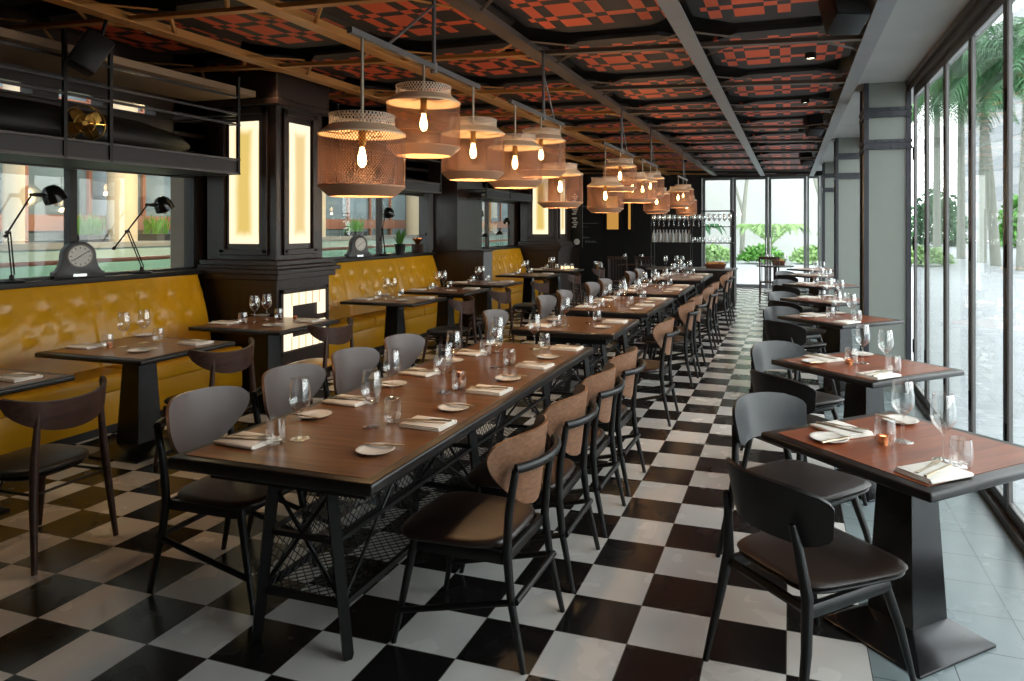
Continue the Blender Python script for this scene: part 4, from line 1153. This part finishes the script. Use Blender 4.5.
for z in (.50, .83, 1.15):
    MB().box(-.86, .81, -.18, .18, z, z+.018).build('shelf', M['black_metal'], rk, smooth=False) if z < 1.1 else MB().box(-.86, .81, -.18, -.16, z, z+.02).box(-.86, .81, .16, .18, z, z+.02).box(-.86, -.84, -.18, .18, z, z+.02).box(.79, .81, -.18, .18, z, z+.02).build('top_frame', M['black_metal'], rk, smooth=False)
def bottle():
    t = thing('carafe', 'x', 'carafe')
    MB().lathe([(0, 0), (.036, 0), (.038, .01), (.038, .15), (.030, .18), (.016, .21), (.014, .255), (.017, .26), (0, .26)], 16).build('body', M['glass_milky'], t)
    return Proto(t)
M['glass_milky'] = plain('glass_milky', srgb(196, 200, 200), .12, var=.05)
BT = bottle()
for i in range(12):
    BT.place('clear glass bottle on the lower rack shelf, bottle %s from the pillar side' % (ORD[i] if i < 9 else ['tenth', 'eleventh', 'twelfth'][i-9]), (-2.70+i*.066, 14.78+.03*(i % 2), CZ+.519), 0, 'rack bottles')
NUM = ORD+['tenth', 'eleventh', 'twelfth', 'thirteenth', 'fourteenth', 'fifteenth', 'sixteenth']
for i in range(16):
    RW.place('wine glass standing on the upper rack shelf, %s from the pillar side' % NUM[i], (-2.70+i*.103, 14.80, CZ+.849), 0, 'rack wine glasses')
for i in range(8):
    TB.place('tumbler on the lower rack shelf, %s past the bottles' % NUM[i], (-1.87+i*.10, 14.78, CZ+.519), 0, 'rack tumblers')
bk = thing('bread_basket', 'brown basket heaped with bread on the service counter', 'basket', (-1.42, 14.62, CZ))
MB().frustum((-.17, .17, -.11, .11), 0, (-.21, .21, -.14, .14), .09).build('basket', M['basket'], bk, bevel=.006)
for k in range(5):
    m = MB(); pad(m, .05, .04, 0, .03, .025, 2.2); o = m.build('bread_roll', M['bread'], bk); o.location = (-.14+.07*k, rnd.uniform(-.05, .05), .085); o.rotation_euler = (0, 0, rnd.uniform(0, 3))
for i, x in enumerate((-2.42, -2.2, -2.08)):
    WG.place('wine glass on the service counter, %s from the pillar side' % ORD[i], (x, 14.58, CZ), 0, 'counter wine glasses')

bk2 = thing('bread_basket', 'brown basket on the dark bistro table by the back doors', 'basket', (-.24, 16.92, TH))
MB().frustum((-.13, .13, -.08, .08), 0, (-.15, .15, -.10, .10), .10).build('basket', M['basket'], bk2, bevel=.006)
m = MB(); pad(m, .1, .06, 0, .03, .02, 2.2); m.build('bread_roll', M['bread'], bk2).location = (0, 0, .095)
for i, (x, y) in enumerate(((-4.30, 16.25), (-4.08, 15.5))):
    t = thing('ice_bucket', 'silver wine bucket on a tall stand beside the second pillar, %s the chalkboard' % ('nearer' if i == 0 else 'further from'), 'wine bucket', (x, y, 0), group='wine bucket stands')
    MB().lathe([(.13, 0), (.13, .012), (.015, .03), (.012, .55), (.03, .58)], 20).disc(.13, 0, 20, up=False).build('stand', M['chrome'], t)
    MB().lathe([(0, .58), (.08, .58), (.10, .80), (.11, .81), (.10, .81), (.078, .6), (0, .6)], 24).build('bucket', M['chrome'], t)
ln = thing('candle_lantern', 'cluster of glowing glass candle jars on the eighth banquette table', 'candles', (-4.35, 13.95, TH))
for k in range(4):
    x, y = -.1+.07*k, .03*(k % 2)
    MB().lathe([(0, 0), (.03, 0), (.034, .08+.03*(k % 2)), (.03, .08+.03*(k % 2)), (.027, .005)], 16, (x, y, 0)).build('jar', M['glass'], ln)
    MB().lathe([(0, .006), (.025, .006), (.025, .05), (0, .055)], 14, (x, y, 0)).build('candle', M['candle_glow'], ln)

# ------------------------------------------------------------------ outside, street and garden
g = MB().box(XR+.1, 70, -30, 90, -.14, -.03).box(XL-.3, XR+.1, YB+.1, 90, -.14, -.03); struct(g.build('ground_outside', M['paving'], smooth=False))
struct(MB().box(-70, XL-.3, -30, 90, -.14, -.03).build('ground_atrium', M['stone_floor'], smooth=False))

def frond(m, base, az, L, rise, droop, nl=26, wl=.45):
    """arched palm frond: a rib and two rows of drooping leaflets"""
    pts = []
    for i in range(nl+1):
        t = i/nl
        r_ = L*(math.sin(t*1.25)/math.sin(1.25)) if True else L*t
        z = rise*math.sin(t*PI*.62)-droop*t*t
        pts.append(Vector((base[0]+r_*math.cos(az), base[1]+r_*math.sin(az), base[2]+z)))
    m.tube(pts[::2], [.03*(1-k/(len(pts[::2]))) + .006 for k in range(len(pts[::2]))], 4, caps=False)
    side = Vector((-math.sin(az), math.cos(az), 0))
    for i in range(3, nl):
        t = i/nl; p = pts[i]; d = (pts[i]-pts[i-1]).normalized()
        ll = wl*(math.sin(t*PI)**.6)*rnd.uniform(.85, 1.1)
        for s in (-1, 1):
            for rep in range(2):
                pp = p+d*(.5*rep*L/nl)
                a = (side*s*.75+d*.45+Vector((0, 0, -.35+rnd.uniform(-.2, .2)))).normalized()
                tip = pp+a*ll+Vector((0, 0, -.35*ll)); mid = pp+a*ll*.5+Vector((0, 0, .02))
                w = d*.028
                m.add([pp-w*.5, pp+w*.5, mid+w, tip, mid-w], [(0, 1, 2, 3, 4)])
def palm(label, x, y, h, lean=(0, 0), fr=16, mat='leaf_dark', L=2.6):
    t = thing('palm_tree', label, 'palm tree', (x, y, 0), 0, 'street palms')
    MB().tube([(0, 0, -.03), (lean[0]*.3, lean[1]*.3, h*.35), (lean[0]*.7, lean[1]*.7, h*.7), (lean[0], lean[1], h)], [.21, .19, .17, .14], 14).build('trunk', M['trunk'], t)
    top = (lean[0], lean[1], h)
    MB().tube([top, (top[0], top[1], h+.7), (top[0], top[1], h+1.2)], [.17, .15, .07], 12).build('crownshaft', M['trunk_green'], t)
    m = MB()
    for k in range(fr):
        az = 2*PI*k/fr+rnd.uniform(-.2, .2); q = k % 3
        frond(m, (top[0], top[1], h+.85), az, L*rnd.uniform(.85, 1.1), [1.5, .8, .2][q], [1.2, 1.9, 2.5][q], wl=1.05)
    m.build('fronds', M[mat], t, smooth=False)
# positions worked out from the foot of each trunk on the paving
fxy = [(982, 258), (993, 261), (962, 253), (1021, 268), (938, 256), (1060, 262), (905, 252)]
A_ = math.atan2(238, 711); CA, SA = math.cos(A_), math.sin(A_)
def ground(px, py, z=0.0):
    Z = F*(H-z)/(py-226.0); X = (px-552.0)/F*Z
    return (X*CA-Z*SA, X*SA+Z*CA)
pal = [(*ground(982, 262), 8.3, 'tall palm outside the street windows, second from the grey column', (.1, 0)), (*ground(996, 265), 8.0, 'tall leaning palm outside the street windows, third from the grey column', (-.5, .3)),
       (*ground(961, 258), 8.6, 'tall palm outside the street windows, nearest the grey column', (0, 0)), (*ground(1022, 270), 7.2, 'tall palm outside the street windows, farthest from the grey column', (.2, 0)),
       (*ground(1075, 272), 7.0, 'tall palm beside the street, at the edge of the window bays', (0, .2)), (*ground(937, 257), 8.2, 'distant palm on the street behind the grey column', (0, 0))]
for x, y, h, lb, ln_ in pal: palm(lb, x, y, h, ln_, 19, 'leaf' if h > 8.25 else 'leaf_dark', 3.7)

def bush(name, label, loc, sx, sy, sz, n, mat, leafs=.16, cat='bush', group=None):
    t = thing(name, label, cat, loc, 0, group)
    m = MB()
    for k in range(n):
        th = rnd.uniform(0, 2*PI); ph = math.acos(rnd.uniform(0, 1)); rr = rnd.uniform(.55, 1.0)
        c = Vector((sx*rr*math.sin(ph)*math.cos(th), sy*rr*math.sin(ph)*math.sin(th), sz*rr*math.cos(ph)+.05))
        d = Vector((rnd.uniform(-1, 1), rnd.uniform(-1, 1), rnd.uniform(-.2, 1))).normalized()*leafs
        s = Vector((rnd.uniform(-1, 1), rnd.uniform(-1, 1), rnd.uniform(-1, 1))).cross(d).normalized()*leafs*.32
        m.add([c, c+d*.5+s, c+d, c+d*.5-s], [(0, 1, 2, 3)])
    m.build('foliage', M[mat], t, smooth=False)
    b = MB()
    for k in range(5):
        a = 2*PI*k/5; b.tube([(0.05*math.cos(a), .05*math.sin(a), -.03), (sx*.5*math.cos(a), sy*.5*math.sin(a), sz*.7)], [.02, .008], 5)
    b.build('stem', M['trunk'], t)
    return t
# garden behind the back doors
for i, x in enumerate([-5.6, -3.4, -1.2, 1.0, 3.2, 5.4]):
    bush('garden_bush', 'bright green low bush in the garden behind the back doors, %s from the rack side' % ORD[i], (x, 33+.4*(i % 2), 0), 1.05, .8, .72, 900, 'leaf_pale' if i % 2 else 'leaf', .2, 'bush', 'garden bushes')
for i, (x, y, mt) in enumerate(((-.9, 36.2, 'leaf_pale'), (3.1, 36.4, 'leaf'), (-4.9, 36.4, 'leaf_dark'))):
    t = thing('cycad', 'arching cycad palm rising behind the garden bushes, %s from the rack side' % ['second', 'third', 'first'][i], 'cycad', (x, y, 0), 0, 'garden cycads')
    MB().tube([(0, 0, -.03), (0, 0, .7)], [.2, .16], 10).build('trunk', M['trunk'], t)
    m = MB()
    for k in range(13): frond(m, (0, 0, .7), 2*PI*k/13+.1, 1.9, 1.5, .9, 20, .3)
    m.build('fronds', M[mt], t, smooth=False)
for i, (x, y) in enumerate(((1.5, 36.0), (-2.4, 38.5))):
    t = thing('garden_tree', 'slender pale-trunked tree in the garden, %s trunk' % ('thicker' if i == 0 else 'thinner'), 'tree', (x, y, 0), 0, 'garden trees')
    r_ = (.22, .13)[i]
    MB().tube([(0, 0, -.03), (.1, 0, 2.4), (.35, 0, 5.0), (.3, 0, 7)], [r_, r_*.85, r_*.6, .06], 10).tube([(.1, 0, 2.2), (-.5, .1, 4.4), (-.9, 0, 6.2)], [r_*.6, r_*.45, .04], 8).build('trunk', M['trunk'], t)
    m = MB()
    for k in range(700):
        c = Vector((max(-1.8, min(1.8, rnd.gauss(0, .9))), max(-1.1, min(1.1, rnd.gauss(0, .7))), rnd.uniform(4.6, 8.0))); d = Vector((rnd.uniform(-1, 1), rnd.uniform(-1, 1), rnd.uniform(-1, .3))).normalized()*.3; s = d.cross(Vector((rnd.uniform(-1, 1), rnd.uniform(-1, 1), 1))).normalized()*.09
        m.add([c, c+d*.5+s, c+d, c+d*.5-s], [(0, 1, 2, 3)])
    m.build('foliage', M['leaf_pale'], t, smooth=False)
struct(MB().box(-14, 2.3, 42, 42.4, -.03, 9).build('wall_garden', M['white_wall'], smooth=False))
ex = MB().box(-3.55, -3.05, 24.2, 24.7, -.03, 3.6).box(-9, -2.2, 24.0, 30, 3.6, 4.4).box(-9, -2.4, 27.0, 27.3, 1.9, 2.2).box(-9, -3.6, 29.5, 30, -.03, 3.6)
struct(ex.build('wall_outside_porch', M['white_wall'], smooth=False))
# street: clipped hedge, low trees and a pale banded office block
for i, (x, y) in enumerate(((6, 60), (11.5, 66), (17.5, 64), (24, 60), (31, 58))):
    bush('street_tree', 'rounded green street tree beyond the palms, %s along' % ORD[i], (x, y, 0), 2.4, 2.0, 4.2+.4*(i % 2), 1500, 'leaf_dark' if i % 2 else 'leaf', .5, 'tree', 'street trees')
of = thing('office_building', 'pale office block with dark window bands beyond the palms', 'building', (30, 88, -.03), .12)
MB().box(-8, 8, -14, 14, 0, 24).build('wall', M['facade'], of, smooth=False)
for k in range(7):
    z = 1.2+3.3*k
    MB().box(-8.06, -7.9, -13.4, 13.4, z, z+1.5).box(-7.6, 7.6, -14.06, -13.9, z, z+1.5).build('window_band', M['facade_glass'], of, smooth=False)

# ------------------------------------------------------------------ outside, atrium behind the banquette windows
XA = -9.4
bl = thing('balustrade', 'glass balustrade with brown handrail across the atrium', 'balustrade', (0, 0, 0))
MB().box(XA-.04, XA+.04, -6, 24, 1.13, 1.19).build('handrail', M['shop_wood'], bl, bevel=.01)
for k in range(20): MB().box(XA-.006, XA+.006, -6+1.5*k+.01, -4.5+1.5*k-.01, .04, 1.13).build('glass_panel', M['rail_glass'], bl, smooth=False)
XB = -14.2
struct(MB().box(XB-2.2, XB-2.0, -10, 40, 1.18, 9).build('wall_atrium', M['white_wall'], smooth=False))
struct(MB().box(XB-.5, XB, -10, 40, -.03, 1.18).build('wall_atrium_glazed_band', plain('opal_glass', srgb(146, 166, 158), .2), smooth=False))
struct(MB().box(XB-2.0, XB+.05, -10, 40, 1.18, 1.30).build('floor_atrium_gallery', M['stone_floor'], smooth=False))
sh = MB()
for k in range(34): sh.box(XB-1.2, XB-1.12, -9.6+1.45*k, -9.52+1.45*k, 1.3, 6)
sh.box(XB-1.2, XB-1.1, -10, 40, 1.55, 1.90).box(XB-1.2, XB-1.1, -10, 40, 4.3, 4.5)
so_ = struct(sh.build('window_shopfront', M['shop_wood'], smooth=False))
MB().box(XB-1.25, XB-1.22, -10, 40, 1.3, 9).build('glass_pane', M['shop_glass'], so_, smooth=False)
for i, (y, r_) in enumerate(((10.0, .18), (12.42, .31), (19.5, .3), (26, .4))):
    struct(MB().lathe([(r_, 1.19), (r_, 8.5)], 24, (XB-.42, y, 0)).build('column_atrium', M['cream']))
for i, (x, y, z) in enumerate(((XB-.6, 11.72, 1.30), (XB-.6, 13.5, 1.30), (XB-.6, 22.0, 1.30), (-8.6, 16.5, -.03))):
    t = thing('planter', 'leafy planter across the atrium, %s from the first window' % ORD[i], 'planter', (x, y, z), 0, 'atrium planters')
    hgt = .16 if i < 3 else .5
    MB().box(-.3, .3, -.25, .25, 0, hgt).build('trough', M['wall_black'], t, smooth=False)
    m = MB()
    for k in range(70):
        a = rnd.uniform(0, 2*PI); l = rnd.uniform(.25, .5); ox, oy = rnd.uniform(-.22, .22), rnd.uniform(-.2, .2)
        m.tube([(ox, oy, hgt-.02), (ox+.05*math.cos(a), oy+.05*math.sin(a), hgt+l*.6), (ox+.12*math.cos(a), oy+.12*math.sin(a), hgt+l)], [.01, .022, .003], 4, flat=.3)
    m.build('leaves', M['leaf'], t, smooth=False)
struct(MB().box(-6.16, XL-.02, 5.80, 5.95, -.03, 3.4).build('wall_return', plain('return_wall', srgb(128, 118, 104), .8), smooth=False))
struct(MB().box(-12.2, XL-.13, -10, 40, 6.2, 6.5).build('ceiling_atrium_sky_block', M['white_wall'], smooth=False))  # unseen slab added to hold back sky light over the atrium
# warm wall lamps of the atrium
al = bpy.data.lights.new('atrium_warm_light', 'POINT'); al.energy = 160; al.color = (1, .72, .38); al.shadow_soft_size = .2
for y in (11.3, 12.7, 20.5):
    o = bpy.data.objects.new('atrium_warm_light', al); COL.objects.link(o); o.location = (XB+1.6, y, 2.4)

# ------------------------------------------------------------------ daylight
W = bpy.data.worlds.new('sky'); SC.world = W; W.use_nodes = True
nt = W.node_tree; nt.nodes.clear()
out = nt.nodes.new('ShaderNodeOutputWorld'); bg = nt.nodes.new('ShaderNodeBackground')
tc = nt.nodes.new('ShaderNodeTexCoord'); sp = nt.nodes.new('ShaderNodeSeparateXYZ'); rp = nt.nodes.new('ShaderNodeValToRGB')
nt.links.new(tc.outputs['Generated'], sp.inputs[0]); nt.links.new(sp.outputs[2], rp.inputs[0])
rp.color_ramp.elements[0].color = (0.97, 0.98, 0.97, 1); rp.color_ramp.elements[1].color = (0.90, 0.95, 1.0, 1)
nt.links.new(rp.outputs[0], bg.inputs[0]); bg.inputs[1].default_value = 5.0; nt.links.new(bg.outputs[0], out.inputs[0])

def portal(name, loc, rot, sx, sy):
    L = bpy.data.lights.new(name, 'AREA'); L.shape = 'RECTANGLE'; L.size = sx; L.size_y = sy; L.cycles.is_portal = True
    o = bpy.data.objects.new(name, L); COL.objects.link(o); o.location = loc; o.rotation_euler = rot
portal('window_portal', (XR+.12, (1.2+YB)/2, 1.5), (0, PI/2, 0), 3.0, YB-1.2)
portal('door_portal', (-.6, YB+.15, 1.5), (-PI/2, 0, 0), 3.6, 3.0)
for a, b in win_l: portal('sill_portal', (XL-.14, (a+b)/2, (ZS+ZT)/2), (0, -PI/2, 0), ZT-ZS, b-a)

cy = SC.cycles
cy.use_denoising = True
try: cy.denoiser = 'OPENIMAGEDENOISE'
except Exception: pass
cy.max_bounces = 8; cy.diffuse_bounces = 4; cy.glossy_bounces = 4; cy.transmission_bounces = 6; cy.transparent_max_bounces = 32
cy.sample_clamp_indirect = 4.0; cy.caustics_reflective = False; cy.caustics_refractive = False
vs_ = SC.view_settings
SC.display_settings.display_device = 'sRGB'
vs_.view_transform = 'Standard'; vs_.look = 'None'; vs_.exposure = 0.18; vs_.gamma = 1.0; vs_.use_curve_mapping = False
